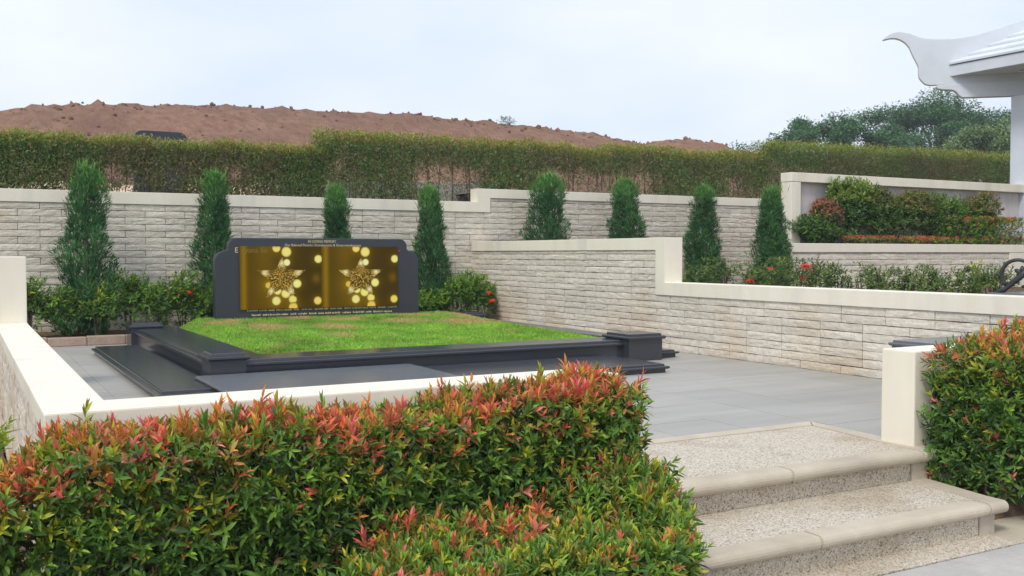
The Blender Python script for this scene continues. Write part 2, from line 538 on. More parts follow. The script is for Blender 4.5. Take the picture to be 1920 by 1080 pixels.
# ------------------------------------------------------------------ stone cladding
def rock_variant(k):
    r_ = random.Random(100 + k)
    bm = bmesh.new()
    nx, nzz = 5, 3
    fr = [[None] * (nzz + 1) for _ in range(nx + 1)]
    for i in range(nx + 1):
        for j in range(nzz + 1):
            edge = i in (0, nx) or j in (0, nzz)
            y = -(r_.uniform(.72, .92) if edge else r_.uniform(.72, 1.15))
            x = i / nx - .5 + (0 if i in (0, nx) else r_.uniform(-.05, .05))
            z = j / nzz - .5 + (r_.uniform(-.035, .035) if j in (0, nzz) else r_.uniform(-.10, .10))
            fr[i][j] = bm.verts.new((x, y, z))
    for i in range(nx):
        for j in range(nzz):
            q = (fr[i][j], fr[i + 1][j], fr[i + 1][j + 1], fr[i][j + 1])
            if r_.random() < .5:
                bm.faces.new(q[:3]); bm.faces.new((q[0], q[2], q[3]))
            else:
                bm.faces.new((q[0], q[1], q[3])); bm.faces.new(q[1:])
    loop = [fr[i][0] for i in range(nx + 1)] + [fr[nx][j] for j in range(1, nzz + 1)] + \
           [fr[i][nzz] for i in range(nx - 1, -1, -1)] + [fr[0][j] for j in range(nzz - 1, 0, -1)]
    back = [bm.verts.new((v.co.x, 0.25, v.co.z)) for v in loop]
    L_ = len(loop)
    for i in range(L_):
        bm.faces.new((loop[i], back[i], back[(i + 1) % L_], loop[(i + 1) % L_]))
    bmesh.ops.recalc_face_normals(bm, faces=bm.faces)
    me = bpy.data.meshes.new('stone_block')
    bm.to_mesh(me); bm.free()
    me.materials.append(M['stone'])
    return me
ROCK = [rock_variant(k) for k in range(14)]

def cladding(parent, origin, rotz, length, z0, z1, course, blen, allow, depth=.019, rank=None, limit=295, gap=.0072, jit=0.0):
    """courses of split stone on a wall face. local x along the wall, -y out of it. allow(u0,u1,zc)->(u0,u1) or None"""
    cr, sr = math.cos(rotz), math.sin(rotz)
    items = []
    n = int(math.ceil((z1 - z0) / course - 1e-6))
    for r_ in range(n):
        za = z0 + r_ * course; zb = min(za + course, z1)
        if zb - za < .02: continue
        u = -blen * (.5 if r_ % 2 else 0.0) + rnd.uniform(-jit, jit)
        while u < length:
            bl = blen * (1 + rnd.uniform(-jit, jit))
            if rnd.random() < .06: bl *= .5
            a0, a1 = max(u, 0), min(u + bl, length)
            u += bl
            if a1 - a0 < .05: continue
            q = allow(a0, a1, (za + zb) / 2)
            if not q: continue
            a0, a1 = q
            if a1 - a0 < .04: continue
            uc = (a0 + a1) / 2
            loc = Vector((origin[0] + cr * uc, origin[1] + sr * uc, (za + zb) / 2))
            items.append((loc, (a1 - a0 - gap, depth * rnd.uniform(.75, 1.2), zb - za - gap), rnd.randrange(len(ROCK)), rnd.random() < .5))
    if rank: items.sort(key=rank)
    for k, (loc, sc, vi, fl) in enumerate(items[:limit]):
        o = bpy.data.objects.new('stone_block', ROCK[vi])
        o.location = loc - parent.location
        o.rotation_euler = (0, 0, rotz)
        o.scale = (sc[0] * (-1 if fl else 1), sc[1], sc[2])
        link(o, parent)
    rest = items[limit:]
    if rest:
        bm = bmesh.new()
        for loc, sc, vi, fl in rest:
            n0 = len(bm.verts)
            bm.from_mesh(ROCK[vi])
            bm.verts.ensure_lookup_table()
            mt = Matrix.Translation(loc) @ Matrix.Rotation(rotz, 4, 'Z') @ Matrix.Diagonal((*sc, 1))
            for v in bm.verts[n0:]: v.co = mt @ v.co
        tag(bm_obj('stone_courses', bm, 'stone', parent), kind='stuff')

# ---- back wall
YB = 15.2
back = thing('stone_wall', 'long back retaining wall of pale split stone with cream coping stepping up midway', 'wall')
prism('wall_core', 'mortar', [(-1.5, -.3), (16.4, -.3), (16.4, 2.19), (8.02, 2.19), (8.02, 1.94), (-1.5, 1.94)],
      lambda x, z: Vector((x, YB, z)), Vector((0, .2, 0)), back)
cap_pts = [(-1.5, 1.914), (8.05, 1.914), (8.05, 2.161), (16.4, 2.161), (16.4, 2.32), (7.80, 2.32), (7.80, 2.09), (-1.5, 2.09)]
prism('coping', 'paint', cap_pts, lambda x, z: Vector((x, YB - .035, z)), Vector((0, .28, 0)), back, bev=.006)
def allow_back(a0, a1, z):
    x0, x1 = a0 - 1.5, a1 - 1.5
    if z > 1.914:
        if x1 < 8.06: return None
        a0 = max(a0, 8.06 + 1.5)
    if x0 > 7.75 and z < .45: return None
    return a0, a1
def rank_back(it):
    l = it[0]
    hidden = 0
    if l.z < .55 and l.x < 7.7: hidden += 9
    if l.x < .35: hidden += 20
    if l.x > 7.75 and l.x < 11.6 and l.z < 1.42: hidden += 20
    if l.x > 14.7: hidden += 20
    if 2.9 < l.x < 6.2 and l.z < 1.2: hidden += 6
    return hidden + (l - cam.location).length * .12
cladding(back, (-1.5, YB), 0, 17.6, 0.0, 2.161, 1.914 / 20, .555, allow_back, rank=rank_back)

# ---- side wall (right of the terrace)
XS = 7.71
side = thing('stone_wall', 'right-hand retaining wall of pale split stone, coping dropping one step toward the front', 'wall')
prism('wall_core', 'mortar', [(15.2, -.3), (2.0, -.3), (2.0, .80), (9.9, .80), (9.9, 1.37), (15.2, 1.37)],
      lambda y, z: Vector((XS, y, z)), Vector((.2, 0, 0)), side)
prism('coping', 'paint', [(15.16, 1.245), (10.03, 1.245), (10.03, .683), (2.0, .683), (2.0, .843), (9.84, .843), (9.84, 1.403), (15.16, 1.403)],
      lambda y, z: Vector((XS - .035, y, z)), Vector((.28, 0, 0)), side, bev=.006)
def allow_side(a0, a1, z):
    # u runs from Y=15.2 towards the camera
    if z > .683:
        if 15.2 - a0 < 10.04: return None
        a1 = min(a1, 15.2 - 10.04)
    return a0, a1
cladding(side, (XS, YB), -math.pi / 2, 13.1, 0.0, 1.245, .0854, .545, allow_side, rank=lambda it: (it[0] - cam.location).length)

# ---- planter wall (upper right) and framed wall behind it
pl = thing('planter_wall', 'low stone planter wall under red clipped border, cream coping, far right', 'wall')
box('wall_core', 'mortar', (12.08, 17.95, 12.1, 12.28, .4, 1.24), pl, bev=0)
box('coping', 'paint', (12.06, 19.5, 12.065, 12.32, 1.225, 1.375), pl)
box('end_pier', 'paint', (17.80, 19.4, 12.07, 12.31, .4, 1.222), pl)
cladding(pl, (12.08, 12.1), 0, 5.72, .50, 1.222, .1, .62, lambda a, b, z: (a, b))
box('side_cladding', 'paint', (12.0, 12.078, 12.08, 12.7, .5, 1.22), pl)

fw = thing('framed_wall', 'grey rendered wall in a raised cream frame behind the planter shrubs', 'wall')
box('panel', 'grey_wall', (12.80, 19.14, 12.80, 12.90, 1.2, 2.5), fw, bev=0)
box('frame_post', 'paint', (12.645, 12.865, 12.68, 12.93, .7, 2.452), fw)
box('frame_beam', 'paint', (12.637, 19.14, 12.675, 12.94, 2.455, 2.615), fw)

# ---- low cream walls round the terrace
lw = thing('low_wall', 'cream L-shaped low wall along left and front of the terrace, with taller end block', 'wall')
box('wall_front', 'paint', (.29, 2.86, 4.095, 4.335, -.4, .52), lw)
box('wall_left', 'paint', (.30, .50, 4.34, 9.6, -.4, .52), lw)
prism('coping', 'paint', [(.27, 4.075), (2.90, 4.075), (2.85, 4.355), (.515, 4.355), (.515, 9.58), (.27, 9.58)],
      lambda x, y: Vector((x, y, .515)), Vector((0, 0, .085)), lw, bev=.008)
box('end_block', 'paint', (.15, .517, 9.583, 9.95, -.4, 1.176), lw)
cladding(lw, (.30, 9.58), -math.pi / 2, 5.45, -.3, .50, .1, .45, lambda a, b, z: (a, b), depth=.018, limit=200)

rw = thing('low_wall', 'short cream low wall beside the steps, partly hidden by the right hedge', 'wall')
box('wall_body', 'paint', (5.115, 7.70, 4.085, 4.335, -.3, .60), rw, bev=.01)
box('granite_panel', 'granite', (5.27, 6.6, 4.06, 4.083, -.10, .47), rw, bev=.004)

kb = thing('kerb', 'terracotta kerb edging the planted bed left of the tomb', 'kerb')
for x0, x1 in ((.52, .98), (.985, 1.45), (1.455, 1.93), (1.935, 2.4)):
    box('kerb_stone', 'kerb', (x0, x1, 13.98 + rnd.uniform(-.01, .01), 14.10, 0, .12 + rnd.uniform(-.008, .008)), kb, bev=.012)
box('kerb_stone', 'kerb', (.52, .64, 13.2, 13.97, 0, .11), kb, bev=.012)
kb2 = thing('kerb', 'short brown kerb under the red-flowered shrub by the side wall', 'kerb')
box('kerb_stone', 'kerb', (7.15, 7.66, 13.98, 14.09, 0, .12), kb2, bev=.012)

# ------------------------------------------------------------------ steps
st = thing('entrance_steps', 'two pebble-dashed steps with smooth rounded concrete nosings', 'steps')
def slab_poly(name, m, pts, z0, z1, parent, bev=.006):
    return prism(name, m, pts, lambda x, y: Vector((x, y, z0)), Vector((0, 0, z1 - z0)), parent, bev)
# landing
slab_poly('landing_panel', 'aggregate', [(2.70, 4.072), (5.045, 4.072), (5.145, 4.945), (2.70, 4.945)], -.06, .010, st, .003)
slab_poly('landing_border', 'concrete', [(2.70, 4.953), (5.155, 4.953), (5.25, 5.07), (2.70, 5.07)], -.06, .014, st)
slab_poly('landing_border', 'concrete', [(5.053, 4.072), (5.215, 4.072), (5.258, 5.066), (5.162, 4.952)], -.06, .013, st)
def nosing(name, x0, x1, y0, y1, z0, z1, parent):
    bm = bmesh.new()
    prof = [(y1, z0), (y1, z1)]
    r_ = (z1 - z0) / 2
    for k in range(9):
        a_ = math.pi / 2 + math.pi * k / 8
        prof.append((y0 + r_ + math.cos(a_) * r_, (z0 + z1) / 2 + math.sin(a_) * r_))
    A = [bm.verts.new((x0, y, z)) for y, z in prof]
    B = [bm.verts.new((x1, y, z)) for y, z in prof]
    n = len(prof)
    for k in range(n):
        bm.faces.new((A[k], A[(k + 1) % n], B[(k + 1) % n], B[k]))
    bm.faces.new(A); bm.faces.new(B[::-1])
    bmesh.ops.recalc_face_normals(bm, faces=bm.faces)
    es = [e for e in bm.edges if abs(e.verts[0].co.x - e.verts[1].co.x) < 1e-6]
    bmesh.ops.bevel(bm, geom=es, offset=.006, segments=2, affect='EDGES')
    o = bm_obj(name, bm, 'concrete', parent)
    return o
for x0, x1 in ((2.70, 3.97), (3.973, 5.03), (5.033, 5.20)):
    nosing('nosing', x0, x1, 3.945, 4.068, -.058, .016, st)
box('riser', 'aggregate', (2.70, 4.985, 4.005, 4.06, -.168, -.06), st, bev=0)
box('corner_post', 'concrete', (4.99, 5.13, 3.99, 4.06, -.30, -.06), st)
slab_poly('step_panel', 'aggregate', [(2.60, 3.512), (4.90, 3.512), (4.98, 4.0), (2.6, 4.0)], -.23, -.165, st, .003)
slab_poly('step_border', 'concrete', [(4.905, 3.512), (5.04, 3.512), (5.12, 4.0), (4.985, 4.0)], -.23, -.163, st)
for x0, x1 in ((2.50, 3.6), (3.603, 4.87), (4.873, 5.03)):
    nosing('nosing', x0, x1, 3.385, 3.508, -.228, -.16, st)
box('riser', 'aggregate', (2.5, 4.84, 3.44, 3.50, -.345, -.23), st, bev=0)
box('corner_post', 'concrete', (4.845, 4.97, 3.43, 3.50, -.36, -.23), st)
tag(box('path', 'path', (2.3, 8.6, .4, 3.248, -.42, -.347), bev=.004), kind='structure')
tag(box('path', 'aggregate', (2.3, 4.93, 3.256, 3.46, -.42, -.342), bev=.003), kind='structure')
tag(box('path', 'concrete', (4.935, 8.6, 3.256, 3.62, -.42, -.344), bev=.004), kind='structure')

# ------------------------------------------------------------------ the tomb
tomb = thing('tomb_plinth', 'polished black granite tomb plinth with corner posts and steps, framing the lawn', 'tomb')
def moulded(name, m, x0, x1, y0, y1, z0, z1, parent, over=.032, lip=.042):
    """slab with an overhanging, two-stage moulded top edge"""
    bm = bmesh.new()
    zz = [(z0, -over), (z1 - lip * 1.6, -over), (z1 - lip * 1.5, -over * .35), (z1 - lip * 1.2, 0), (z1 - lip * .85, 0), (z1 - lip * .66, -over * .25),
          (z1 - lip * .60, -over * 1.2), (z1 - lip * .10, -over * 1.28), (z1, -over * 1.55)]
    prev = None
    for z, o_ in zz:
        ring = [bm.verts.new(q) for q in ((x0 - o_, y0 - o_, z), (x1 + o_, y0 - o_, z), (x1 + o_, y1 + o_, z), (x0 - o_, y1 + o_, z))]
        if prev:
            for k in range(4):
                bm.faces.new((prev[k], prev[(k + 1) % 4], ring[(k + 1) % 4], ring[k]))
        else:
            bm.faces.new(ring[::-1])
        prev = ring
    bm.faces.new(prev)
    bmesh.ops.recalc_face_normals(bm, faces=bm.faces)
    return bm_obj(name, bm, m, parent)
# over>0 shrinks the body: pass outer (overhang) bounds
moulded('curb', 'granite', 1.95, 2.56, 9.25, 13.60, 0, .235, tomb)                 # left
moulded('curb', 'granite', 2.12, 6.60, 9.02, 9.55, 0, .2352, tomb)                 # front
moulded('curb', 'granite', 6.55, 6.94, 9.30, 13.7, 0, .2346, tomb)                  # right
moulded('curb', 'granite', 2.1, 6.85, 13.50, 13.84, 0, .2354, tomb)                # back
moulded('corner_post', 'granite', 1.92, 2.30, 8.97, 9.40, 0, .305, tomb)
moulded('corner_post', 'granite', 6.45, 6.97, 8.90, 9.42, 0, .305, tomb)
moulded('corner_post', 'granite', 1.89, 2.32, 13.42, 13.86, 0, .305, tomb)
moulded('corner_post', 'granite', 6.70, 7.10, 13.50, 13.90, 0, .305, tomb)
moulded('step_slab', 'granite', 1.37, 1.93, 8.25, 12.75, 0, .095, tomb, lip=.036)
moulded('step_slab', 'granite', 1.96, 6.26, 7.93, 8.99, 0, .09, tomb, lip=.034)
moulded('step_slab', 'granite', 6.985, 7.28, 9.05, 13.2, 0, .09, tomb, lip=.03)
tag(moulded('step_slab', 'granite_grey', 1.80, 3.86, 7.45, 8.955, .0925, .125, tomb, over=.012, lip=.012), label='lighter grey slab lying on the front step')

# lawn on the tomb
def lawn_z(x, y):
    t = max(0, min(1, (y - 9.5) / 3.9))
    e_ = max(0, 1 - min(x - 2.50, 6.60 - x, y - 9.48) / .25)
    return .228 + (.105 * t ** 1.2) * (1 - e_) - .02 * e_ + .012 * nz2(x, y, 0, 1.6)
bm = bmesh.new()
lx = np.linspace(2.50, 6.60, 60); ly = np.linspace(9.48, 13.52, 56)
G = [[bm.verts.new((x, y, lawn_z(x, y))) for y in ly] for x in lx]
for i in range(len(lx) - 1):
    for j in range(len(ly) - 1):
        bm.faces.new((G[i][j], G[i + 1][j], G[i + 1][j + 1], G[i][j + 1]))
lawn = bm_obj('lawn', bm, 'lawn', smooth=True)
tag(lawn, kind='structure')
dead = [(3.30, 12.1, .36, .70), (4.15, 11.9, .35, .55), (3.85, 10.9, .24, .35), (5.95, 11.9, .60, .65), (6.35, 12.7, .35, .8), (5.25, 12.3, .45, .45),
        (4.6, 12.8, .4, .4), (5.7, 13.0, .5, .3), (2.95, 12.8, .35, .4), (4.0, 13.1, .3, .3)]
n = 80000
gx = rng.uniform(2.53, 6.58, n); gy = rng.uniform(9.50, 13.5, n)
gz = np.array([lawn_z(x, y) for x, y in zip(gx, gy)])
dd = np.zeros(n)
for (cx, cy, rx, ry) in dead:
    dd = np.maximum(dd, 1 - np.sqrt(((gx - cx) / rx) ** 2 + ((gy - cy) / ry) ** 2))
dd = np.clip(dd * 1.5 + .55 * np.array([nz2(x, y, 2, 4) for x, y in zip(gx, gy)]) * (dd > -.3) + rng.normal(0, .16, n), 0, 1)
green = np.array([.22, .47, .05]) * rng.uniform(.6, 1.35, (n, 1)) + np.array([.05, .03, .0]) * rng.uniform(0, 1, (n, 1))
lown = np.array([nz2(x, y, 7, 2.2) + .6 * nz2(x, y, 3, 6) for x, y in zip(gx, gy)])[:, None]
green = green * (1 + .45 * lown)
straw = np.array([.62, .44, .20]) * rng.uniform(.8, 1.2, (n, 1))
gc = green * (1 - dd[:, None]) + straw * dd[:, None]
D = np.stack([rng.normal(0, .5, n), rng.normal(0, .5, n), np.ones(n)], 1)
Vv, Ff, Cc = leaves(np.stack([gx, gy, gz - .005], 1), D, rng.normal(size=(n, 3)), rng.uniform(.014, .042, n), rng.uniform(.006, .011, n), gc, False, .3)
g_o = mesh_obj('grass', raw_mesh('grass', Vv, Ff, Cc, 'leaf'))
tag(g_o, 'bright green turf with straw-coloured dry patches on the tomb', 'grass', kind='stuff')

# headstone
HY = 13.26
hs = thing('headstone', 'wide dark granite headstone with stepped rounded shoulders behind the tomb lawn', 'headstone', loc=(4.4, HY, .2))
def arc(cx, cz, r_, a0, a1, n=7):
    return [(cx + r_ * math.cos(R(a0 + (a1 - a0) * k / n)), cz + r_ * math.sin(R(a0 + (a1 - a0) * k / n))) for k in range(n + 1)]
left = [(2.945, .18), (2.945, 1.08)] + arc(3.085, 1.10, .14, 180, 100) + [(3.10, 1.245)] + arc(3.235, 1.30, .112, 195, 90)
right = [(8.795 - x, z) for x, z in left][::-1]
prism('slab', 'headstone', left + right, lambda x, z: Vector((x, HY, z)), Vector((0, .16, 0)), hs, bev=.012)
box('base', 'headstone', (2.86, 5.93, HY - .05, HY + .26, .10, .265), hs)
ty = HY - .0035
text_obj('inscription', 'IN LOVING MEMORY', .052, (4.40, ty, 1.352), 'gold', hs, width=.40)
text_obj('inscription', 'Our Beloved Parents, Grandparents & Great-grandparents', .052, (4.42, ty, 1.300), 'gold', hs, width=1.09)
text_obj('inscription', 'E', .10, (3.225, ty, 1.215), 'gold', hs)
text_obj('inscription', 'o', .07, (5.545, ty, 1.225), 'pink', hs)
# small, no longer legible lines under the panel
for row, (z, x0, x1) in enumerate(((.428, 3.36, 5.42), (.366, 3.42, 5.40))):
    bm = bmesh.new()
    x = x0
    while x < x1:
        wlen = rnd.uniform(.05, .14)
        xx = x
        while xx < x + wlen:
            h_ = rnd.choice((.018, .018, .026))
            add_box(bm, xx, xx + .009, ty - .001, ty + .004, z, z + h_)
            if rnd.random() < .7: add_box(bm, xx + .009, xx + .016, ty - .001, ty + .004, z + rnd.choice((0, .008, .013)), z + .018)
            xx += .021
        x += wlen + .028
    tag(bm_obj('inscription', bm, 'gold', hs), kind='stuff')

# overlay picture with two glowing stars, built as a flat panel on the stone
px0, px1, pz0, pz1 = 3.257, 5.519, .452, 1.302
py = HY - .022
panel = thing('overlay_panel', 'amber overlay picture with two gold stars, built as a panel on the headstone face', 'panel', loc=((px0 + px1) / 2, HY - .006, pz0))
box('board', 'headstone', (px0, px1, HY - .020, HY - .004, pz0, pz1), panel, bev=.001)
# print: coordinates of one half as in 0..1 (u right, v down)
bokeh = [(.44, .03, .045, (1, .72, .25)), (.56, .09, .055, (1, .80, .35)), (.955, .205, .045, (1, .82, .40)), (.565, .26, .038, (1, .92, .65)),
         (.69, .60, .048, (1, .90, .45)), (.34, .62, .034, (.85, .55, .12)), (.45, .71, .042, (1, .88, .45)), (.55, .755, .050, (1, .86, .40)),
         (.435, .87, .048, (1, .85, .42)), (.635, .85, .045, (1, .80, .33)), (.945, .88, .045, (1, .72, .25)), (.64, .975, .05, (.95, .65, .2))]
def print_col(u, v):
    b0 = .11 + .13 * math.exp(-((u - .05) / .035) ** 2) + .12 * math.exp(-((u - .38) / .18) ** 2 - ((v - .65) / .25) ** 2)
    b0 += .07 * math.exp(-((u - .3) / .12) ** 2 - ((v - .1) / .3) ** 2) + .05 * math.exp(-((u - .5) / .3) ** 2 - ((v - .95) / .1) ** 2)
    b0 += .16 * math.exp(-((u - .93) / .05) ** 2 - ((v - .52) / .075) ** 2)
    b0 *= .75 + .5 * (1 - u) ** 1.2
    for cu_, cv_, r_, cl in bokeh:
        q = math.hypot((u - cu_), (v - cv_) * .75) / r_
        b0 += .10 * math.exp(-(q / 1.6) ** 2)
    b0 *= .62 + 1.1 * b0
    return (min(1, b0 * 1.05), min(1, b0 * .58), b0 * .008)
nu, nv = 150, 60
V, C, F = [], [], []
for j in range(nv + 1):
    for i in range(nu + 1):
        u = i / nu; v = j / nv
        V.append((px0 + .002 + (px1 - px0 - .004) * u, py, pz1 - .002 - (pz1 - pz0 - .004) * v))
        C.append(print_col((u * 2) % 1.0 if i < nu else 1.0, v))
for j in range(nv):
    for i in range(nu):
        a_ = j * (nu + 1) + i
        F += [(a_, a_ + nu + 1, a_ + 1), (a_ + 1, a_ + nu + 1, a_ + nu + 2)]
mesh_obj('print', raw_mesh('print', V, F, C, 'print'), panel)
hw = (px1 - px0) / 2; hh = pz1 - pz0
for half in range(2):
    ox = px0 + half * hw
    # bokeh spots
    for (cu_, cv_, r_, cl) in bokeh:
        cl = (cl[0], cl[1], cl[2] * .62)
        V, C, F = [(ox + cu_ * hw, py - .0015, pz1 - cv_ * hh)], [cl], []
        nn = 20
        cen_u, cen_v = cu_ * hw, cv_ * hh
        for ring, (rr_, w_) in enumerate(((.55, 1.0), (.88, .92), (1.0, .6), (1.22, .0))):
            for k in range(nn):
                a_ = 2 * math.pi * k / nn
                u_ = min(max(cen_u + math.cos(a_) * r_ * rr_ * hw, .003), hw - .003); v_ = min(max(cen_v - math.sin(a_) * r_ * rr_ * hw, .003), hh - .003)
                V.append((ox + u_, py - .0015 - .0003 * cu_, pz1 - v_))
                pc = print_col(u_ / hw, v_ / hh)
                C.append(tuple(c_ * w_ + p_ * (1 - w_) for c_, p_ in zip(cl, pc)))
        for k in range(nn):
            F.append((0, 1 + (k + 1) % nn, 1 + k))
            for q in range(3):
                i0, i1 = 1 + q * nn + k, 1 + q * nn + (k + 1) % nn
                F += [(i0, i1, i0 + nn), (i1, i1 + nn, i0 + nn)]
        mesh_obj('light_spot', raw_mesh('light_spot', V, F, C, 'print'), panel)
    # star: outline points in half coordinates (u, v)
    T5 = [(.505, .17), (.795, .385), (.67, .815), (.31, .815), (.205, .385)]
    I5 = [(.565, .375), (.625, .56), (.50, .68), (.375, .56), (.43, .375)]
    outl = []
    for k in range(5): outl += [T5[k], I5[k]]
    def P3(u, v, dy): return (ox + u * hw, py - dy, pz1 - v * hh)
    V, C, F = [], [], []
    cen = (.5, .50)
    rs = random.Random(5 + half)
    for k in range(10):
        A_, B_ = outl[k], outl[(k + 1) % 10]
        m_ = 12
        for i in range(m_):
            for j in range(m_ - i):
                for up in (0, 1):
                    if up and i + j >= m_ - 1: continue
                    tri = [(i, j), (i + 1, j), (i, j + 1)] if not up else [(i + 1, j + 1), (i, j + 1), (i + 1, j)]
                    pts = []
                    for (p_, q_) in tri:
                        s_, t_ = p_ / m_, q_ / m_
                        pts.append((cen[0] + (A_[0] - cen[0]) * s_ + (B_[0] - cen[0]) * t_, cen[1] + (A_[1] - cen[1]) * s_ + (B_[1] - cen[1]) * t_))
                    mu = sum(q[0] for q in pts) / 3; mv = sum(q[1] for q in pts) / 3
                    tipd = min(math.hypot(mu - (cen[0] + (t5[0] - cen[0]) * .68), (mv - (cen[1] + (t5[1] - cen[1]) * .68)) * .75) for t5 in T5)
                    glow = math.exp(-(tipd / .040) ** 2)
                    l_ = rs.choice((.03, .06, .14, .32, .8)) * (1 - glow) + glow * rs.uniform(.6, 1.1)
                    c_ = (min(1, l_ * 1.05), min(1, l_ * (.62 + .28 * glow)), min(1, l_ * (.10 + .38 * glow)))
                    b0 = len(V)
                    for q in pts:
                        V.append(P3(q[0], q[1], .003)); C.append(c_)
                    F.append((b0, b0 + 1, b0 + 2))
    star = mesh_obj('star', raw_mesh('star', V, F, C, 'print'), panel)
    V, C, F = [], [], []
    for k in range(10):       # bright rim of the star
        for s_ in (0, 1):
            q = outl[k]; f_ = 1.0 if s_ == 0 else .955
            V.append(P3(cen[0] + (q[0] - cen[0]) * f_, cen[1] + (q[1] - cen[1]) * f_, .0045)); C.append((.95, .66, .22))
    for k in range(10):
        a_, b2 = 2 * k, 2 * ((k + 1) % 10)
        F += [(a_, b2, a_ + 1), (a_ + 1, b2, b2 + 1)]
    mesh_obj('rim', raw_mesh('rim', V, F, C, 'print'), star)
    V, C, F = [], [], []      # the cord it hangs from
    for k in range(6):
        v0 = .17 * k / 5
        for s_ in (-1, 1):
            V.append(P3(.492 + .007 * s_ + .012 * math.sin(k * 1.7), v0 + .004, .0048)); C.append((.16, .09, .01))
    for k in range(5):
        F += [(2 * k, 2 * k + 2, 2 * k + 1), (2 * k + 1, 2 * k + 2, 2 * k + 3)]
    mesh_obj('cord', raw_mesh('cord', V, F, C, 'print'), panel)
text_print = mat('faded_print', (0.26, 0.15, 0.022), 0.5)
M['faded'] = text_print
text_obj('faded_lettering', 'ryana So', .10, (3.29, py - .002, 1.215), 'faded', panel, align='LEFT')

# ------------------------------------------------------------------ other stone pieces
bn = thing('granite_bench', 'dark granite slab against the side wall, showing above the right low wall', 'bench')
moulded('seat', 'granite_grey', 6.60, 7.66, 4.36, 5.53, .42, .50, bn, over=.02, lip=.03)
box('support', 'granite', (6.72, 7.62, 4.40, 5.42, 0, .418), bn)

h2 = thing('headstone', 'round-cornered dark headstone just showing above the far hedge', 'headstone', loc=(3.1, 18.0, 2.05))
prism('slab', 'headstone', [(2.65, 2.05), (3.55, 2.05), (3.55, 3.15)] + arc(3.40, 3.17, .15, 0, 90, 5) + arc(2.80, 3.17, .15, 90, 180, 5),
      lambda x, z: Vector((x, 18.0, z)), Vector((0, .16, 0)), h2, bev=.01)
box('base', 'headstone', (2.5, 3.7, 17.9, 18.3, 2.02, 2.2), h2)

lg = thing('low_concrete_wall', 'low grey concrete wall standing behind the thin part of the far hedge', 'wall')
box('wall_body', 'grey_wall', (4.6, 8.9, 16.45, 16.6, 2.0, 2.50), lg)

# iron scroll ornament on the side wall
sc = thing('scroll_ornament', 'black cast-iron scroll ornament on dark slab at the right frame edge', 'ornament', loc=(8.1, 5.4, .80))
bm = bmesh.new()
ang = Vector((.49, -.87, 0))     # plane of the scroll, roughly across the view
ctr = Vector((8.13, 5.43, 1.02))
pts, rad = [], []
for k in range(26):
    t = k / 25
    a_ = R(225 - 300 * t); r_ = .135 - .02 * t
    pts.append(ctr + ang * (math.cos(a_) * r_) + Vector((0, 0, math.sin(a_) * r_))); rad.append(.019 - .006 * t)
sweep(bm, pts, rad)
bm_obj('ring', bm, 'iron', sc, True)
bm = bmesh.new()
foot = [ctr + ang * -.17 + Vector((0, 0, -.17)), ctr + ang * -.11 + Vector((0, 0, -.14)), ctr + ang * -.07 + Vector((0, 0, -.10)), ctr + ang * -.015 + Vector((0, 0, -.05)), ctr + ang * .04 + Vector((0, 0, .0)), ctr + ang * .05 + Vector((0, 0, .05))]
sweep(bm, foot, [.016, .022, .024, .026, .03, .012])
bm_obj('stem', bm, 'iron', sc, True)
for k, (a_, l_) in enumerate(((150, .075), (95, .07), (30, .08), (-20, .075), (200, .05))):
    bm = bmesh.new()
    p0 = ctr + ang * .035 + Vector((0, 0, .005))
    dv = ang * math.cos(R(a_)) + Vector((0, 0, math.sin(R(a_))))
    sweep(bm, [p0, p0 + dv * l_ * .4, p0 + dv * l_ * .8, p0 + dv * l_], [.014, .024, .017, .004], 7)
    bm_obj('leaf', bm, 'iron', sc, True)
bm = bmesh.new()
sweep(bm, [ctr + ang * -.135 + Vector((0, 0, -.02)), ctr + ang * -.16 + Vector((0, 0, 0.0)), ctr + ang * -.175 + Vector((0, 0, .005))], [.016, .018, .012])
bm_obj('knob', bm, 'iron', sc, True)
box('base_slab', 'granite_grey', (7.98, 8.6, 4.6, 5.62, .70, .855), sc)

# ------------------------------------------------------------------ pavilion at the right edge
pv = thing('pavilion', 'white pavilion with upswept roof corner at the right edge', 'pavilion', loc=(19.47, 12.86, 1.3))
cx0, cy0 = 19.324, 13.0
dx = Vector((1, -1, 0)).normalized()
nrm = Vector((1, 1, 0)).normalized()
def on_hip(s_, z): return Vector((cx0, cy0, 0)) + dx * s_ + Vector((0, 0, z))
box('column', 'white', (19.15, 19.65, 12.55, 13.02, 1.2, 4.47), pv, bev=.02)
hip = [(-2.66, 5.78), (-2.60, 5.85), (-2.52, 5.90), (-2.41, 5.935), (-2.3, 5.94), (-2.1, 5.89), (-1.89, 5.79), (-1.75, 5.76), (-1.61, 5.745), (-1.29, 5.73), (-1.08, 5.74), (-.87, 5.77), (-.45, 5.88), (.11, 6.05), (1.6, 6.62),
       (1.6, 4.80), (-1.0, 4.77), (-1.58, 4.775), (-1.70, 4.775), (-1.79, 4.80), (-1.86, 4.87), (-1.91, 4.94), (-1.925, 5.02), (-1.93, 5.18), (-1.98, 5.29), (-2.03, 5.39), (-2.12, 5.60), (-2.2, 5.70), (-2.3, 5.77), (-2.4, 5.805), (-2.5, 5.81)]
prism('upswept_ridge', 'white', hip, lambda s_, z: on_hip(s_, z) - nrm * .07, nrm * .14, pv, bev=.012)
brk = [(1.6, 4.47), (1.6, 4.83), (-1.56, 4.765), (-1.585, 4.735), (-1.54, 4.69), (-1.44, 4.668), (-1.30, 4.66), (-1.23, 4.645), (-1.17, 4.60), (-1.12, 4.53), (-1.06, 4.485)]
prism('corner_beam', 'white', brk, lambda s_, z: on_hip(s_, z) - nrm * .10, nrm * .20, pv, bev=.012)
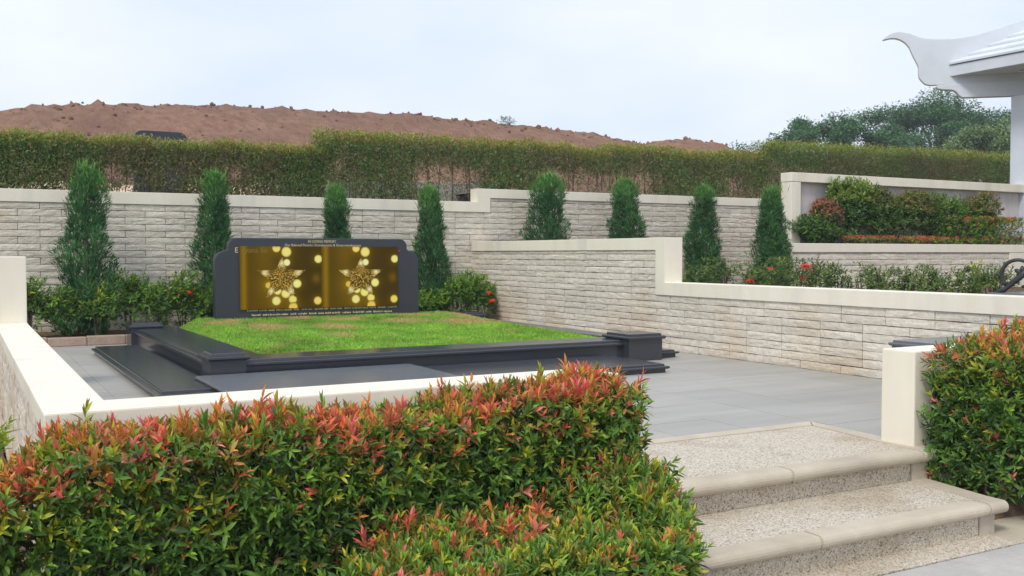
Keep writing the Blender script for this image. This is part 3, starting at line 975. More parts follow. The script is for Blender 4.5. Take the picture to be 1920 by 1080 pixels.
# eave and stepped roof boards running toward the camera (-Y)
E0 = on_hip(-1.45, 0)
def along(name, m, x0, x1, z0, z1, ystart, ln, tilt=0.0):
    bm = bmesh.new()
    vs = []
    for y in (ystart, ystart - ln):
        vs.append([bm.verts.new((x0, y, z0)), bm.verts.new((x1, y, z0 + tilt)), bm.verts.new((x1, y, z1 + tilt)), bm.verts.new((x0, y, z1))])
    a_, b2 = vs
    for k in range(4): bm.faces.new((a_[k], a_[(k + 1) % 4], b2[(k + 1) % 4], b2[k]))
    bm.faces.new(a_[::-1]); bm.faces.new(b2)
    bmesh.ops.recalc_face_normals(bm, faces=bm.faces)
    bmesh.ops.bevel(bm, geom=list(bm.edges), offset=.008, segments=1, affect='EDGES')
    return bm_obj(name, bm, m, pv)
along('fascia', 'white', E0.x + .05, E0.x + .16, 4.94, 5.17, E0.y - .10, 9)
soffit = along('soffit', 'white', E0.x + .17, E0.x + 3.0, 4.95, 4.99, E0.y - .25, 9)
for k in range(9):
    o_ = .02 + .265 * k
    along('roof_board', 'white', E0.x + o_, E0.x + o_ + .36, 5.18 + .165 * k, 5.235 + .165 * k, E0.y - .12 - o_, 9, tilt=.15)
for k in range(4):
    bm = bmesh.new()
    bmesh.ops.create_cone(bm, cap_ends=True, segments=16, radius1=.06, radius2=.05, depth=.02, matrix=Matrix.Translation((E0.x + .75, E0.y - .75 - .55 * k, 4.938)))
    bm_obj('downlight', bm, 'lampglass', soffit).location = (0, 0, 0)

# ------------------------------------------------------------------ planting
G_DK = (.056, .120, .030); G_MD = (.130, .260, .045); G_LT = (.25, .42, .05); G_YL = (.52, .51, .04)
G_OR = (.76, .29, .07); G_RD = (.78, .17, .11); G_PK = (.80, .23, .19); G_BR = (.16, .075, .03); G_OL = (.24, .20, .035)

def shoot_variant(k, style):
    g = np.random.default_rng(500 + k)
    if style == 'red':
        top = np.array([[G_RD, G_OR, G_PK, G_OR, G_RD][k % 5]]); bot = np.array([[G_OR, G_OL, G_RD, G_YL, G_OL][k % 5]])
    elif style == 'yellow':
        top = np.array([[G_YL, G_OR, G_OL][k % 3]]); bot = np.array([[G_MD, G_LT, G_YL][k % 3]])
    else:
        top = np.array([[G_LT, G_YL, G_MD][k % 3]]); bot = np.array([[G_MD, G_DK, G_MD][k % 3]])
    V, F, C = shoots(np.zeros((1, 3)), np.array([[0, 0, 1.]]), 11 + k % 4, .072, .27, top, bot, stem=.075, hi=True, spread=(.15, 1.1), g=g)
    # short stalk
    Vs = np.array([[-.002, 0, -.05], [.002, 0, -.05], [0, .003, .07], [0, -.003, -.05]]); Fs = np.array([[0, 1, 2], [1, 3, 2], [3, 0, 2]])
    V, F, C = merge([(V, F, C), (Vs, Fs, np.tile(np.array(G_BR), (4, 1)))])
    return raw_mesh('leaf_shoot', V, F, C, 'leaf')
SH = {s_: [shoot_variant(k, s_) for k in range(6)] for s_ in ('red', 'yellow', 'green')}

def hedge(name, label, group, x0, x1, y0, y1, z0, z1, ztop, n_top, n_front, n_end, n_in, leaf=.062, parts=150, redness=.6, xend=None, xstart=None, seed=1,
          faces=('front', 'top', 'right'), n_left=0, low_dark=True, bottom_gap=0.0):
    """clipped hedge. ztop(x,y)->height. Young red shoots on top, green below, darker old leaves inside."""
    g = np.random.default_rng(seed)
    root = thing(name, label, 'hedge', group, loc=((x0 + x1) / 2, (y0 + y1) / 2, z0))
    xe = xend or (lambda y: x1)
    xs_ = xstart or (lambda y: x0)
    Ps, As, Ct, Cb = [], [], [], []
    def clumpy(p):
        return np.array([nz2(q[0], q[1], q[2], 3.2) for q in p])
    # top
    y = g.uniform(y0, y1, n_top); x = np.array([g.uniform(xs_(v), xe(v)) for v in y])
    P = np.stack([x, y, np.array([ztop(a_, b2) for a_, b2 in zip(x, y)]) - g.exponential(.022, n_top)], 1)
    cl = clumpy(P)
    red = (g.uniform(0, 1, n_top) + cl * .7) < redness
    c1 = palette(n_top, [G_RD, G_OR, G_PK, G_OL], [5, 3.5, 2.2, 1], g); c2 = palette(n_top, [G_YL, G_LT, G_OL, G_MD], [2, 3, 2, 3], g)
    top = np.where(red[:, None], c1, c2)
    bot = np.where(red[:, None], palette(n_top, [G_OR, G_OL, G_LT, G_MD, G_RD], [3, 2.5, 2, 2, 2], g), palette(n_top, [G_MD, G_LT, G_DK], [4, 2, 2], g))
    A = np.stack([g.normal(0, .35, n_top), g.normal(0, .35, n_top) - .15, np.ones(n_top)], 1)
    Ps.append(P); As.append(A); Ct.append(top); Cb.append(bot)
    # vertical faces
    def face(n, fn):
        u = g.uniform(0, 1, n); 
        v = g.uniform(0, 1, n) ** .9
        P = np.zeros((n, 3)); Nn = np.zeros((n, 3))
        for k in range(n):
            P[k], Nn[k] = fn(u[k], v[k])
        P += Nn * (g.normal(0, .025, (n, 1)) + .03 * np.array([nz2(q[0], q[1], q[2], 5) for q in P])[:, None])
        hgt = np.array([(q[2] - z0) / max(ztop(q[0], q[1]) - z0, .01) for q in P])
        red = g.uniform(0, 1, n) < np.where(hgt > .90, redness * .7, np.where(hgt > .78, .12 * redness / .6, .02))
        upper_face = hgt > .62  # upper part of the face takes paler, yellower greens
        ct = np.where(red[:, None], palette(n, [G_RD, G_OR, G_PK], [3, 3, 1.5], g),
                      np.where(upper_face[:, None], palette(n, [G_LT, G_MD, G_YL, G_OL], [5, 3.5, 2.2, 1], g), palette(n, [G_MD, G_LT, G_DK, G_YL, (.34, .20, .08)], [5, 2.2, 3, .5, .3], g)))
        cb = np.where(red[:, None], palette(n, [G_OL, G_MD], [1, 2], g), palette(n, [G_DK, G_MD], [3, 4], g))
        A = Nn * .75 + np.array([0, 0, .75]) + g.normal(0, .4, (n, 3))
        Ps.append(P); As.append(A); Ct.append(ct); Cb.append(cb)
    if 'front' in faces:
        def ff(u, v):
            xx = xs_(y0) + (xe(y0) - xs_(y0)) * u
            return np.array([xx, y0, z0 + bottom_gap + (ztop(xx, y0) - z0 - bottom_gap) * v]), np.array([0, -1., 0])
        face(n_front, ff)
    if 'right' in faces:
        def fr_(u, v):
            yy_ = y0 + (y1 - y0) * u; xx = xe(yy_)
            return np.array([xx, yy_, z0 + bottom_gap + (ztop(xx, yy_) - z0 - bottom_gap) * v]), unit(np.array([1., -.25, 0]))
        face(n_end, fr_)
    if n_left:
        def fl_(u, v):
            yy_ = y0 + (y1 - y0) * u; xx = xs_(yy_)
            return np.array([xx, yy_, z0 + bottom_gap + (ztop(xx, yy_) - z0 - bottom_gap) * v]), np.array([-1., 0, 0])
        face(n_left, fl_)
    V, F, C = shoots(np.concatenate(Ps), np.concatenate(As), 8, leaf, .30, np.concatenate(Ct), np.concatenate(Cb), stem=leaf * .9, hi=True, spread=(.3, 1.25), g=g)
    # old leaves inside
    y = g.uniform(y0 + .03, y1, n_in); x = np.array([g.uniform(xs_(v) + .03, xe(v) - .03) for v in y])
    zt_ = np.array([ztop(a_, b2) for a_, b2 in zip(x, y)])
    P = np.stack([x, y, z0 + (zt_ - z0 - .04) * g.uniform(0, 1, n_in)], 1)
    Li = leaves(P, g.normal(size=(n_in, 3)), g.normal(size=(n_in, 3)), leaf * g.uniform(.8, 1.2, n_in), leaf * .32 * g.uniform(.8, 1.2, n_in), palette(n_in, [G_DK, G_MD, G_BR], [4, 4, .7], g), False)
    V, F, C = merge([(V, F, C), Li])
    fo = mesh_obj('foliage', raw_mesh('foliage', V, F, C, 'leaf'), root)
    tag(fo, kind='stuff')
    # branches
    nb = int((x1 - x0) * 7)
    bm = bmesh.new()
    for k in range(nb):
        bx = x0 + (x1 - x0) * (k + .5) / nb; by = g.uniform(y0 + .08, y1 - .05)
        bx = min(bx, xe(by) - .06)
        zt1 = ztop(bx, by) - .06
        for q in range(3):
            sweep(bm, [(bx, by, z0 - .02), (bx + g.normal(0, .05), by + g.normal(0, .04), z0 + (zt1 - z0) * .4), (bx + g.normal(0, .10), by + g.normal(0, .08), zt1 - g.uniform(0, .15))], [.007, .005, .002], 5)
    bm_obj('branches', bm, 'bark', root)
    # the young shoots one can pick out
    for k in range(parts):
        yv = g.uniform(y0 - .01, y1); xv = g.uniform(xs_(yv), xe(yv))
        zv = ztop(xv, yv) - .02 + g.exponential(.012)
        st_ = g.uniform() + nz2(xv, yv, 0, 3.2) * .6
        stl = 'red' if st_ < redness else ('yellow' if st_ < redness + .25 else 'green')
        o = bpy.data.objects.new('leaf_shoot', SH[stl][int(g.integers(6))])
        s_ = g.uniform(.6, 1.1)
        o.scale = (s_, s_, s_ * g.uniform(.9, 1.25))
        o.rotation_euler = (g.normal(0, .25) + .12, g.normal(0, .25), g.uniform(0, 6.28))
        o.location = Vector((xv, yv, zv)) - root.location
        link(o, root)
    return root

GH = 'clipped hedges with red young leaves'
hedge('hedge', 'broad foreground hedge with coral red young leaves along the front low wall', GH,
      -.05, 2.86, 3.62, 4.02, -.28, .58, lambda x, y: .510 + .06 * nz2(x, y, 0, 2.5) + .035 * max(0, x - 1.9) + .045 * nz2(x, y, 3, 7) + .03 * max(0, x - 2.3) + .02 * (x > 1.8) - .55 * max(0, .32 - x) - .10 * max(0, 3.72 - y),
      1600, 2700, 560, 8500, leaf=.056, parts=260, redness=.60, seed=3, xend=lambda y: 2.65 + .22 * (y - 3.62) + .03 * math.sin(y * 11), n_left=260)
hedge('hedge', 'lower foreground hedge below the coral one, ending beside the steps', GH,
      1.05, 2.86, 2.80, 3.58, -.32, .16, lambda x, y: .105 + .07 * nz2(x, y, 5, 3.5) + .34 * max(0, y - 3.15) * min(1, max(0, (x - 1.9) / .5)) - .10 * max(0, 1.5 - x),
      1500, 420, 560, 3200, leaf=.056, parts=70, redness=.20, seed=8, xend=lambda y: 2.27 + .70 * (y - 2.8) - .25 * max(0, y - 3.35), xstart=lambda y: 1.05 + .9 * max(0, y - 3.2))
hedge('hedge', 'tall bushy hedge with orange-red tips in front of the right low wall', GH,
      5.22, 6.7, 3.50, 4.02, -.22, .70, lambda x, y: .615 + .16 * max(0, x - 5.45) + .05 * nz2(x, y, 9, 3) - .10 * max(0, 3.6 - y),
      560, 1100, 0, 4200, parts=90, redness=.62, seed=12, faces=('front', 'top'), n_left=420, xstart=lambda y: 5.20 + .22 * max(0, (3.98 - y)) - .02)

def bush(name, label, cat, group, cx_, cy_, z0, rx, ry, h, n, leaf, cols, wts, tops=None, flowers=0, fcol=(.75, .06, .03), seed=0, K=7, ratio=.36, upright=.8, stems=5):
    g = np.random.default_rng(900 + seed)
    root = thing(name, label, cat, group, loc=(cx_, cy_, z0))
    lob = [(g.uniform(-.55, .55) * rx, g.uniform(-.5, .5) * ry, g.uniform(.45, .85) * h, g.uniform(.45, .7)) for _ in range(5)] + [(0, 0, .5 * h, .8)]
    P = np.zeros((n, 3)); A = np.zeros((n, 3))
    for k in range(n):
        lx_, ly_, lz_, lr = lob[int(g.integers(len(lob)))]
        v = unit(g.normal(size=3)); v[2] = abs(v[2]) * 1.1 - .25 if g.uniform() < .8 else v[2]
        r_ = g.uniform(.55, 1.0)
        q = np.array([lx_ + v[0] * rx * lr * r_, ly_ + v[1] * ry * lr * r_, lz_ + v[2] * h * .5 * r_])
        q[2] = min(max(q[2], .03), h * 1.08)
        P[k] = q + np.array([cx_, cy_, z0]); A[k] = v + np.array([0, 0, upright])
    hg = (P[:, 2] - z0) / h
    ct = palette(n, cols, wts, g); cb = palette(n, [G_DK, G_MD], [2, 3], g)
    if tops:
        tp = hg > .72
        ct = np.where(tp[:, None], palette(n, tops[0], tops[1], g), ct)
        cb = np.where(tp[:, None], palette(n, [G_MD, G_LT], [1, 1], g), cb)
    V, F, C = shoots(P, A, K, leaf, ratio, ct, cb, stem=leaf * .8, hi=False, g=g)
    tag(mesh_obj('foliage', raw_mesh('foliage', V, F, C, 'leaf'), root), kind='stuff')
    bm = bmesh.new()
    for k in range(stems):
        ex, ey = g.uniform(-.5, .5) * rx, g.uniform(-.5, .5) * ry
        sweep(bm, [(cx_ + ex * .2, cy_ + ey * .2, z0 - .02), (cx_ + ex * .6, cy_ + ey * .6, z0 + h * .4), (cx_ + ex, cy_ + ey, z0 + h * .85)], [.010, .007, .003], 5)
    bm_obj('stems', bm, 'bark', root)
    fl = flowers if isinstance(flowers, (list, tuple)) else [None] * flowers
    for k, fp in enumerate(fl):
        if fp is None:
            v = unit(g.normal(size=3)); v[1] = -abs(v[1]); v[2] = abs(v[2])
            fp = (cx_ + v[0] * rx * .8, cy_ + v[1] * ry, z0 + h * g.uniform(.6, 1.0))
        flower(root, fp, .042 * g.uniform(.8, 1.2), fcol, g)
    return root

def flower(root, fp, r_, fcol, g):
    """round head of many small four-petalled florets"""
    m_ = 34
    v = unit(g.normal(size=(m_, 3))); v[:, 2] = np.abs(v[:, 2]) * .8
    P = np.array(fp) + v * r_
    c = np.array(fcol) * g.uniform(.7, 1.3, (m_, 1))
    out_ = []
    for q in range(3):
        out_.append(leaves(P, unit(np.cross(v, g.normal(size=(m_, 3)))) + v * .3, v, np.full(m_, r_ * .6), np.full(m_, r_ * .36), c, False))
    V, F, C = merge(out_)
    mesh_obj('flower_head', raw_mesh('flower_head', V, F, C, 'petal'), root)

def cypress(label, x, y, z0, h, r_, seed, lean=0.0):
    g = np.random.default_rng(40 + seed)
    root = thing('cypress_tree', label, 'tree', 'cypress trees along the back wall', loc=(x, y, z0))
    def prof(t):
        p = np.where(t < .16, .84 + .16 * t / .16, 1 - .62 * ((t - .16) / .84) ** 1.2)
        return r_ * p * np.where(t > .93, np.sqrt(np.clip((1.03 - t) / .10, 0, 1)), 1)
    n = 2200
    t = g.uniform(0, 1, n) ** 1.05; az = g.uniform(0, 6.283, n)
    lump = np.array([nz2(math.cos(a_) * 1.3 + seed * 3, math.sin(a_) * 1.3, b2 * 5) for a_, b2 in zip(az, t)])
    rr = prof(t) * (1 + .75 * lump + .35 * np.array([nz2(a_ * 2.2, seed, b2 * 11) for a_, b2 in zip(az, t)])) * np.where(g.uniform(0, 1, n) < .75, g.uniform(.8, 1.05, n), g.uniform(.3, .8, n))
    out_ = np.stack([np.cos(az), np.sin(az), np.zeros(n)], 1)
    P = np.array([x, y, z0]) + out_ * rr[:, None] + np.stack([lean * t, np.zeros(n), t * h * .95], 1)
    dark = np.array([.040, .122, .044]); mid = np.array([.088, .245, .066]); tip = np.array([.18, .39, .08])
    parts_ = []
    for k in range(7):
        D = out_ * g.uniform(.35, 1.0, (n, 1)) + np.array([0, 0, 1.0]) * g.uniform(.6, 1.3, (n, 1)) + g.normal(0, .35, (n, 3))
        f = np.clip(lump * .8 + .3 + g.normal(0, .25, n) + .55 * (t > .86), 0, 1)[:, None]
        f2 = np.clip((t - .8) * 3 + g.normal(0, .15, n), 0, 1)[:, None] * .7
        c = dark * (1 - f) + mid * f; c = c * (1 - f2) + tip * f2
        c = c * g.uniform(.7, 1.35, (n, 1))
        l_ = g.uniform(.06, .125, n) * (1 - .25 * t)
        parts_.append(leaves(P + g.normal(0, .018, (n, 3)), D, out_ + g.normal(0, .4, (n, 3)), l_, l_ * g.uniform(.11, .19, n), c, False, .2))
    # feathery leading tips
    q = 110
    P2 = np.array([x + lean, y, z0 + h * .93]) + np.stack([g.normal(0, r_ * .28, q), g.normal(0, r_ * .28, q), g.uniform(-.22, .08, q)], 1)
    parts_.append(leaves(P2, np.stack([g.normal(0, .35, q), g.normal(0, .35, q), np.ones(q)], 1), g.normal(size=(q, 3)), g.uniform(.08, .17, q), g.uniform(.010, .016, q), np.tile(tip, (q, 1)) * g.uniform(.7, 1.1, (q, 1)), False))
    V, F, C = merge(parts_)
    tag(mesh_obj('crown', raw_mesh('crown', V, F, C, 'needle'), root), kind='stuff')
    bm = bmesh.new()
    sweep(bm, [(x, y, z0 - .05), (x + lean * .5, y, z0 + h * .5), (x + lean, y, z0 + h * .9)], [.045, .03, .008], 8)
    for k in range(14):
        a_ = g.uniform(0, 6.28); tt = g.uniform(.1, .75); rr_ = float(prof(np.array(tt))) * .7
        b0 = Vector((x + lean * tt, y, z0 + h * tt))
        sweep(bm, [b0, b0 + Vector((math.cos(a_) * rr_ * .6, math.sin(a_) * rr_ * .6, .10)), b0 + Vector((math.cos(a_) * rr_, math.sin(a_) * rr_, .26))], [.010, .007, .003], 5)
    bm_obj('trunk', bm, 'bark', root)

CY = [('tall broad cypress at the far left of the back wall, widest at its foot', 1.51, 14.55, .10, 2.36, .36, .02),
      ('slim cypress just left of the dark headstone', 3.26, 14.6, .10, 2.28, .29, -.02),
      ('cypress rising behind the middle of the dark headstone', 5.08, 14.6, .10, 2.20, .25, .0),
      ('dense cypress at the right shoulder of the dark headstone', 6.63, 14.5, .10, 2.16, .30, -.03),
      ('conical wide-footed cypress above the upper side-wall coping, right of the coping step', 8.79, 14.55, .56, 2.04, .46, .06),
      ('small ragged cypress, second above the upper side-wall coping', 10.49, 14.6, .56, 1.96, .36, .0),
      ('cypress right beside the step of the side-wall coping', 12.20, 14.5, .56, 1.96, .37, .03),
      ('rightmost cypress, standing before the cream framed wall post', 11.55, 12.0, .56, 1.68, .28, -.02)]
for k, (lb, x, y, z, h, r_, ln) in enumerate(CY):
    cypress(lb, x, y, z, h * (1.03 if k % 2 else 1.0), r_ * [1.0, .95, .98, .95, .88, .95, .88, .95][k], k, ln)

# ---- far hedges on top of the back wall
def far_hedge(label, x0, x1, y0, y1, z0, zt, n, seed, bare=.5):
    g = np.random.default_rng(70 + seed)
    root = thing('hedge', label, 'hedge', 'hedges above the back wall', loc=((x0 + x1) / 2, (y0 + y1) / 2, z0))
    x = g.uniform(x0, x1, n); v = g.uniform(0, 1, n) ** .8
    y = y0 + (y1 - y0) * g.uniform(0, 1, n) ** 1.5
    top = np.array([zt(a_) for a_ in x]) + np.array([nz2(a_, 0, seed, 2.3) for a_ in x]) * .05 + g.normal(0, .02, n)
    z = z0 + (top - z0) * v
    patch = np.array([nz2(a_, c_ * .7, seed * 5., .9) for a_, c_ in zip(x, z)]) + np.array([nz2(a_, c_, seed * 5., 2.6) for a_, c_ in zip(x, z)]) * .5
    keep = (v > .66 - .15 * g.uniform(0, 1, n)) | (patch > (-.02 + .45 * (bare - .5)) - .25 * g.uniform(0, 1, n)) | (g.uniform(0, 1, n) < .24)
    x, y, z, v, patch = (q[keep] for q in (x, y, z, v, patch)); n = len(x)
    P = np.stack([x, y, z], 1)
    tp = np.clip((v - .80) * 5, 0, 1)[:, None]
    grn = palette(n, [(.10, .175, .055), (.16, .265, .065), (.21, .31, .075), (.24, .22, .085)], [4, 4, 2, 2], g)
    brn = palette(n, [(.26, .21, .10), (.20, .21, .085), (.32, .24, .14), (.15, .22, .065)], [3, 3, 2, 3], g)
    topc = palette(n, [(.34, .42, .06), (.24, .34, .055), (.52, .29, .075), (.40, .39, .065)], [4, 4, 1.2 + seed % 3, 2], g)
    f = np.clip(.34 - patch * 1.8 + g.normal(0, .2, n) - (v - .5) * .8, 0, 1)[:, None]
    c = grn * (1 - f) + brn * f
    c = c * (1 - tp) + topc * tp
    A = np.stack([g.normal(0, .5, n), -g.uniform(0, .7, n), g.uniform(.2, 1.2, n)], 1)
    out_ = []
    for k in range(3):
        out_.append(leaves(P + g.normal(0, .03, (n, 3)), A + g.normal(0, .55, (n, 3)), g.normal(size=(n, 3)), g.uniform(.04, .075, n), g.uniform(.012, .022, n), c * g.uniform(.75, 1.25, (n, 1)), False))
    V, F, C = merge(out_)
    tag(mesh_obj('foliage', raw_mesh('foliage', V, F, C, 'leaf'), root), kind='stuff')
    bm = bmesh.new()
    k = x0 + .05
    while k < x1:
        yy_ = g.uniform(y0 + .05, y1 - .05); h_ = zt(k) - z0
        a_ = g.normal(0, .03)
        sweep(bm, [(k, yy_, z0 - .05), (k + a_, yy_, z0 + h_ * .5), (k + a_ * 2 + g.normal(0, .03), yy_, z0 + h_ * .92)], [.009, .007, .003], 5)
        for q in range(3):
            b0 = g.uniform(.2, .7); sx_ = g.normal(0, .12)
            sweep(bm, [(k + a_ * b0, yy_, z0 + h_ * b0), (k + sx_, yy_ + g.normal(0, .06), z0 + h_ * min(.95, b0 + .3))], [.005, .002], 4)
        k += g.uniform(.10, .20)
    bm_obj('stems', bm, 'bark', root)
far_hedge('left far hedge above the back wall, lower than its neighbour, partly browned', -1.6, 5.25, 15.55, 16.05, 2.06, lambda x: 2.90, 26000, 1, bare=.15)
far_hedge('thin brown-stemmed middle far hedge, gaps showing pale clay behind', 5.1, 14.9, 15.55, 16.05, 2.10, lambda x: 3.19 + .010 * (x - 5.1) - (.06 if 10 < x < 10.8 else 0), 32000, 2, bare=.72)
far_hedge('dense orange-topped far hedge above the framed wall at right', 14.75, 25.5, 15.55, 16.1, 2.42, lambda x: 3.55 + .018 * (x - 14.9), 24000, 3, bare=-.3)

# ---- flowering shrubs along the back bed
IX = [(G_MD), (G_LT), (G_DK), (.13, .24, .04)]
IXW = [4, 3.2, 1.6, 2]
bl = [(.80, 'glossy green shrub beside the cream end block at far left', 0), (1.20, 'low dark shrub at the foot of the left cypress', 0), (1.62, 'leafy shrub in front of the left cypress foot', 0),
      (2.05, 'tall shoot shrub between the left cypress and the kerb', 0), (2.42, 'yellow-green shrub midway between left cypress and headstone', 0),
      (2.75, 'round bright green shrub nearest the headstone on its left', 1), (3.02, 'shrub tucked behind the left edge of the headstone', 0)]
for k, (x, lb, nf) in enumerate(bl):
    bush('shrub', lb, 'shrub', 'green shrubs in the back bed', x, 14.28 + .1 * (k % 2), .10, .27, .24, [.62, .5, .55, .70, .58, .66, .5][k] * 1.08, 330, .085, IX, IXW,
         tops=([(.16, .28, .04), (.10, .22, .035), G_YL], [4, 4, 1]), flowers=nf, seed=k)
br = [(6.15, .36, 'small shrub against the right edge of the headstone', []), (6.55, .42, 'leafy shrub at the foot of the cypress right of the headstone', []),
      (6.98, .70, 'tall shrub in the back corner behind the grey corner post', []), (7.38, .62, 'shrub with two red flower heads in the back corner by the side wall', [(7.42, 14.02, .56), (7.46, 14.0, .43)])]
for k, (x, h, lb, nf) in enumerate(br):
    bush('shrub', lb, 'shrub', 'green shrubs in the back bed', x, 14.25, .10, .30, .24, h, 380, .08, [G_MD, G_LT, G_DK, (.06, .15, .04)], [5, 2, 3, 2],
         tops=([G_LT, G_MD], [1, 1]), flowers=nf, fcol=(.80, .07, .03), seed=20 + k)

# upper bed: small sparse plants
UBN = ['small sparse plant at the foot of the coping step', 'thin plant with pale tips left of the rightmost cypress', 'low plant with a red bloom left of the rightmost cypress',
       'leafy plant under the rightmost cypress', 'red-flowered plant right of the rightmost cypress', 'taller green plant just right of the red-flowered one',
       'low rounded green plant left of the bare stems in the upper bed', 'bare-stemmed plant in the middle of the upper bed', 'thin olive plant right of the bare stems',
       'wide low plant with a single red bloom in the upper bed', 'low olive plant right of the single red bloom', 'small leafy plant next to the bright yellow one', 'last low plant beside the iron scroll']
UBF = [0, 0, 1, 1, 3, 0, 0, 0, 0, 1, 0, 0, 0]
for k in range(13):
    t = k / 12
    x = 8.75 + rnd.uniform(-.12, .12); y = 10.35 - 4.25 * t ** .9
    bare_ = k == 7
    bush('bedding_plant', UBN[k], 'plant', 'small plants in the upper bed', x, y, .58, .30, .16, (.50 if k in (1, 3, 4, 5) else .42) + rnd.uniform(-.03, .03), 34 if bare_ else 150, .055,
         [(.17, .22, .06), (.22, .27, .07), (.12, .18, .045)], [3, 2, 2], flowers=UBF[k], fcol=(.82, .08, .05), seed=40 + k, stems=9)
bush('bedding_plant', 'bright yellow-leaved plant beside the iron scroll ornament', 'plant', 'small plants in the upper bed', 9.05, 6.48, .58, .08, .1, .46, 40, .06, [(.62, .62, .03), (.5, .58, .04)], [1, 1], seed=60)

# planter shrubs (upper right)
ps = [(13.1, 12.5, .46, .46, 'low dark shrub at the left end of the planter', [G_DK, G_MD], [3, 2], None),
      (13.42, 12.60, .24, .72, 'thin pinkish shrub against the grey panel', [(.20, .10, .08), (.10, .10, .05)], [2, 2], ([(.36, .12, .11)], [1])),
      (13.98, 12.52, .50, 1.10, 'large shrub with yellow-green crown in the planter', [G_DK, G_MD, (.03, .08, .03)], [4, 2, 2], ([(.22, .27, .05), (.15, .2, .05)], [2, 1])),
      (14.62, 12.55, .60, .98, 'dark shrub with brownish tip right of the yellow-green one', [G_DK, G_MD, (.10, .08, .04)], [3, 3, 1], ([(.17, .12, .06), (.12, .12, .05)], [1, 1])),
      (15.55, 12.55, .72, .92, 'brown-and-green shrub in the middle of the planter', [(.12, .09, .04), G_DK, G_MD], [3, 3, 2], ([(.26, .14, .06), (.13, .14, .05)], [1, 1])),
      (16.55, 12.60, .62, .92, 'light green topped shrub right of the planter middle', [G_DK, G_MD, (.09, .09, .04)], [2, 3, 2], ([(.15, .22, .05), (.12, .18, .04)], [1, 1])),
      (17.55, 12.62, .68, .95, 'brown shrub near the white column', [(.14, .10, .05), (.08, .09, .035), G_MD], [3, 3, 2], ([(.22, .15, .06)], [1]))]
for k, (x, y, rx, h, lb, cs, ws, tp) in enumerate(ps):
    bush('shrub', lb, 'shrub', 'planter shrubs', x, y, 1.30, rx * 1.12, .26, h, 1100, .085, cs, ws, tops=([tuple(1.35 * v_ for v_ in q_) for q_ in tp[0]], tp[1]) if tp else None, seed=70 + k)
hedge('hedge', 'small clipped orange-green hedge block in the planter beside the white column', GH,
      16.3, 18.6, 12.36, 12.62, 1.30, 1.9, lambda x, y: 1.86 + .03 * nz2(x, y, 3, 3), 420, 520, 0, 700, leaf=.06, parts=0, redness=.4, seed=31, faces=('front', 'top'), n_left=70)
hedge('low_border', 'low red clipped border behind the planter coping', 'low red borders',
      13.6, 19.2, 12.33, 12.46, 1.30, 1.5, lambda x, y: 1.475 + .02 * nz2(x, y, 3, 4), 700, 260, 0, 200, leaf=.05, parts=0, redness=1.2, seed=33, faces=('front', 'top'))

# plants by the left wall and by the steps
bush('shrub', 'yellow-green shrub outside the left low wall at the frame edge', 'shrub', None, -.02, 4.55, -.28, .22, .35, .70, 130, .07, [G_LT, G_YL, G_MD], [3, 3, 1], tops=([G_YL, (.2, .33, .04), G_OR], [3, 3, .5]), seed=91, K=7)
for k, (x, y, h, lb) in enumerate(((5.32, 3.62, .24, 'tiny bright green seedling beside the corner of the landing'), (5.42, 3.2, .32, 'bright green seedling at the right frame edge by the lower step'))):
    bush('seedling', lb, 'plant', 'seedlings by the steps', x, y, -.27, .13, .12, h, 24, .06, [(.05, .22, .05), (.08, .26, .06)], [1, 1], seed=95 + k, ratio=.6)

Vf, Ff, Cf = leaves(np.array([[4.95, 6.75, .006]]), np.array([[1., .3, .05]]), np.array([[0, .2, 1.]]), np.array([.075]), np.array([.03]), np.array([[.30, .19, .09]]), True)
tag(mesh_obj('fallen_leaf', raw_mesh('fallen_leaf', Vf, Ff, Cf, 'leaf')), 'single dry brown leaf lying on the grey paving', 'leaf')

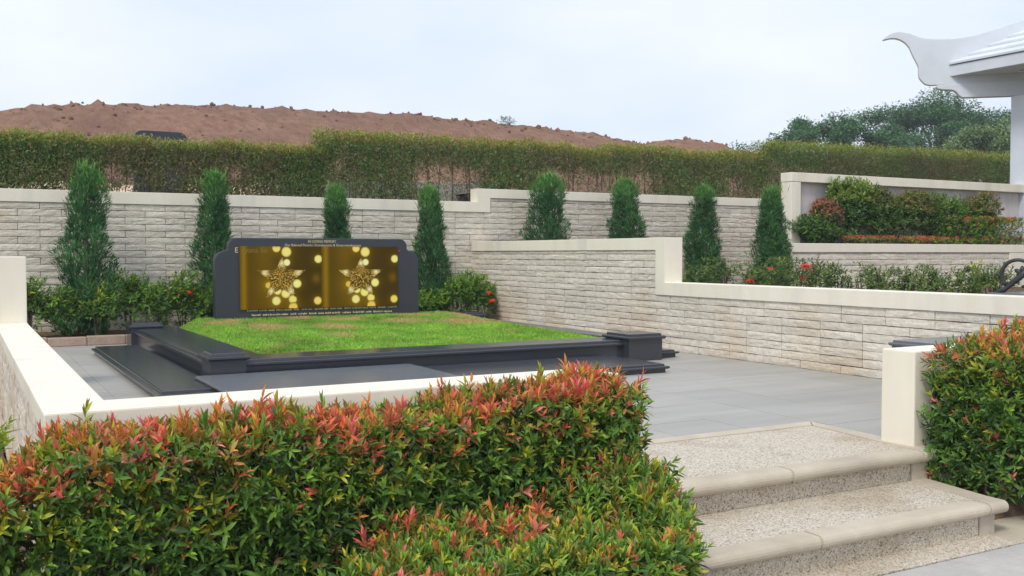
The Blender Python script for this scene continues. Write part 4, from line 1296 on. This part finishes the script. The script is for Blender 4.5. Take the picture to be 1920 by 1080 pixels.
# ---- trees beyond
def tree(label, x, y, z0, h, rx, seed, col, n=5200, flat=.45, trunk=.3, leaf=.25):
    g = np.random.default_rng(300 + seed)
    root = thing('tree', label, 'tree', 'trees beyond the hedge', loc=(x, y, z0))
    bm = bmesh.new()
    sweep(bm, [(x, y, z0 - .3), (x + g.normal(0, .2), y, z0 + h * .25), (x + g.normal(0, .3), y, z0 + h * .45)], [trunk, trunk * .8, trunk * .6], 9)
    cl = []
    for k in range(44):
        a_ = g.uniform(0, 6.28); r_ = rx * math.sqrt(g.uniform(.02, 1)); 
        hz = h * (.58 + .42 * math.sqrt(max(0, 1 - (r_ / rx) ** 2)) * g.uniform(.72, 1.0)) if k % 3 else h * g.uniform(.50, .72)
        c_ = Vector((x + math.cos(a_) * r_, y + math.sin(a_) * r_, z0 + hz - .4))
        cl.append((c_, rx * g.uniform(.11, .27)))
        m_ = Vector((x, y, z0 + h * .42)).lerp(c_, .5) + Vector((0, 0, h * .03))
        sweep(bm, [(x, y, z0 + h * g.uniform(.28, .45)), m_, c_ + Vector((0, 0, -.15))], [trunk * .4, trunk * .22, trunk * .06], 6)
    bm_obj('trunk', bm, 'bark', root)
    idx = g.integers(0, len(cl), n)
    cen = np.array([list(cl[i][0]) for i in idx]); cr = np.array([cl[i][1] for i in idx])
    v = unit(g.normal(size=(n, 3)))
    rr = g.uniform(.35, 1.1, n)
    P = cen + v * (cr * rr)[:, None] * np.array([1, 1, flat])
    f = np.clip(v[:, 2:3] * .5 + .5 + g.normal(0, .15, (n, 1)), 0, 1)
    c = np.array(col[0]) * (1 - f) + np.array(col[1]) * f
    out_ = []
    for k in range(4):
        D = v * .6 + g.normal(0, .6, (n, 3)); D[:, 2] *= .6
        out_.append(leaves(P + g.normal(0, leaf * .5, (n, 3)), D, np.array([0, 0, 1.]) + g.normal(0, .5, (n, 3)), leaf * g.uniform(.5, 1.1, n), leaf * .38 * g.uniform(.6, 1.2, n), c * g.uniform(.75, 1.25, (n, 1)), False))
    V, F, C = merge(out_)
    tag(mesh_obj('crown', raw_mesh('crown', V, F, C, 'needle'), root), kind='stuff')
TD = ((.045, .120, .050), (.115, .245, .095)); TL = ((.12, .20, .09), (.24, .34, .14))
tree('broad dark green tree, left one of those beyond the hedge', 49.0, 45.0, 2.0, 8.3, 4.9, 1, TD, n=10500)
tree('spreading dark tree, tallest beyond the hedge, behind the roof corner', 60.0, 46.0, 2.0, 10.4, 6.8, 2, TD, n=14500)
tree('dark tree filling the gap between the two tall ones', 54.6, 47.5, 2.0, 6.9, 4.2, 3, TD, n=8000)
tree('pale green rounded tree close to the white column', 46.2, 32.0, 2.0, 5.9, 2.9, 4, TL, n=8000, flat=.8, leaf=.20)
tree('low thin tree at the end of the earth hill', 45.0, 49.0, 2.0, 6.6, 4.2, 5, TD, n=2600)

# weeds on the hill crest
for k, (x, y, z, h, lb) in enumerate(((24.7, 44.6, 7.70, .34, 'small weed tuft on the crest of the earth hill'),)):
    bush('weed', lb, 'plant', None, x, y, z, .34, .3, h, 26, .22, [(.10, .17, .06), (.14, .20, .08)], [1, 1], seed=120 + k, ratio=.16)

# ------------------------------------------------------------------ humid air
air = bpy.data.materials.new('humid_air')
air.use_nodes = True
t = air.node_tree
t.nodes.remove(t.nodes['Principled BSDF'])
v = t.nodes.new('ShaderNodeVolumePrincipled')
v.inputs['Color'].default_value = (.88, .93, 1, 1)
v.inputs['Density'].default_value = .0011
v.inputs['Anisotropy'].default_value = .2
t.links.new(v.outputs[0], t.nodes['Material Output'].inputs['Volume'])
M['air'] = air
tag(box('haze', 'air', (-120, 160, -60, 120, -2, 16), bev=0), kind='stuff')
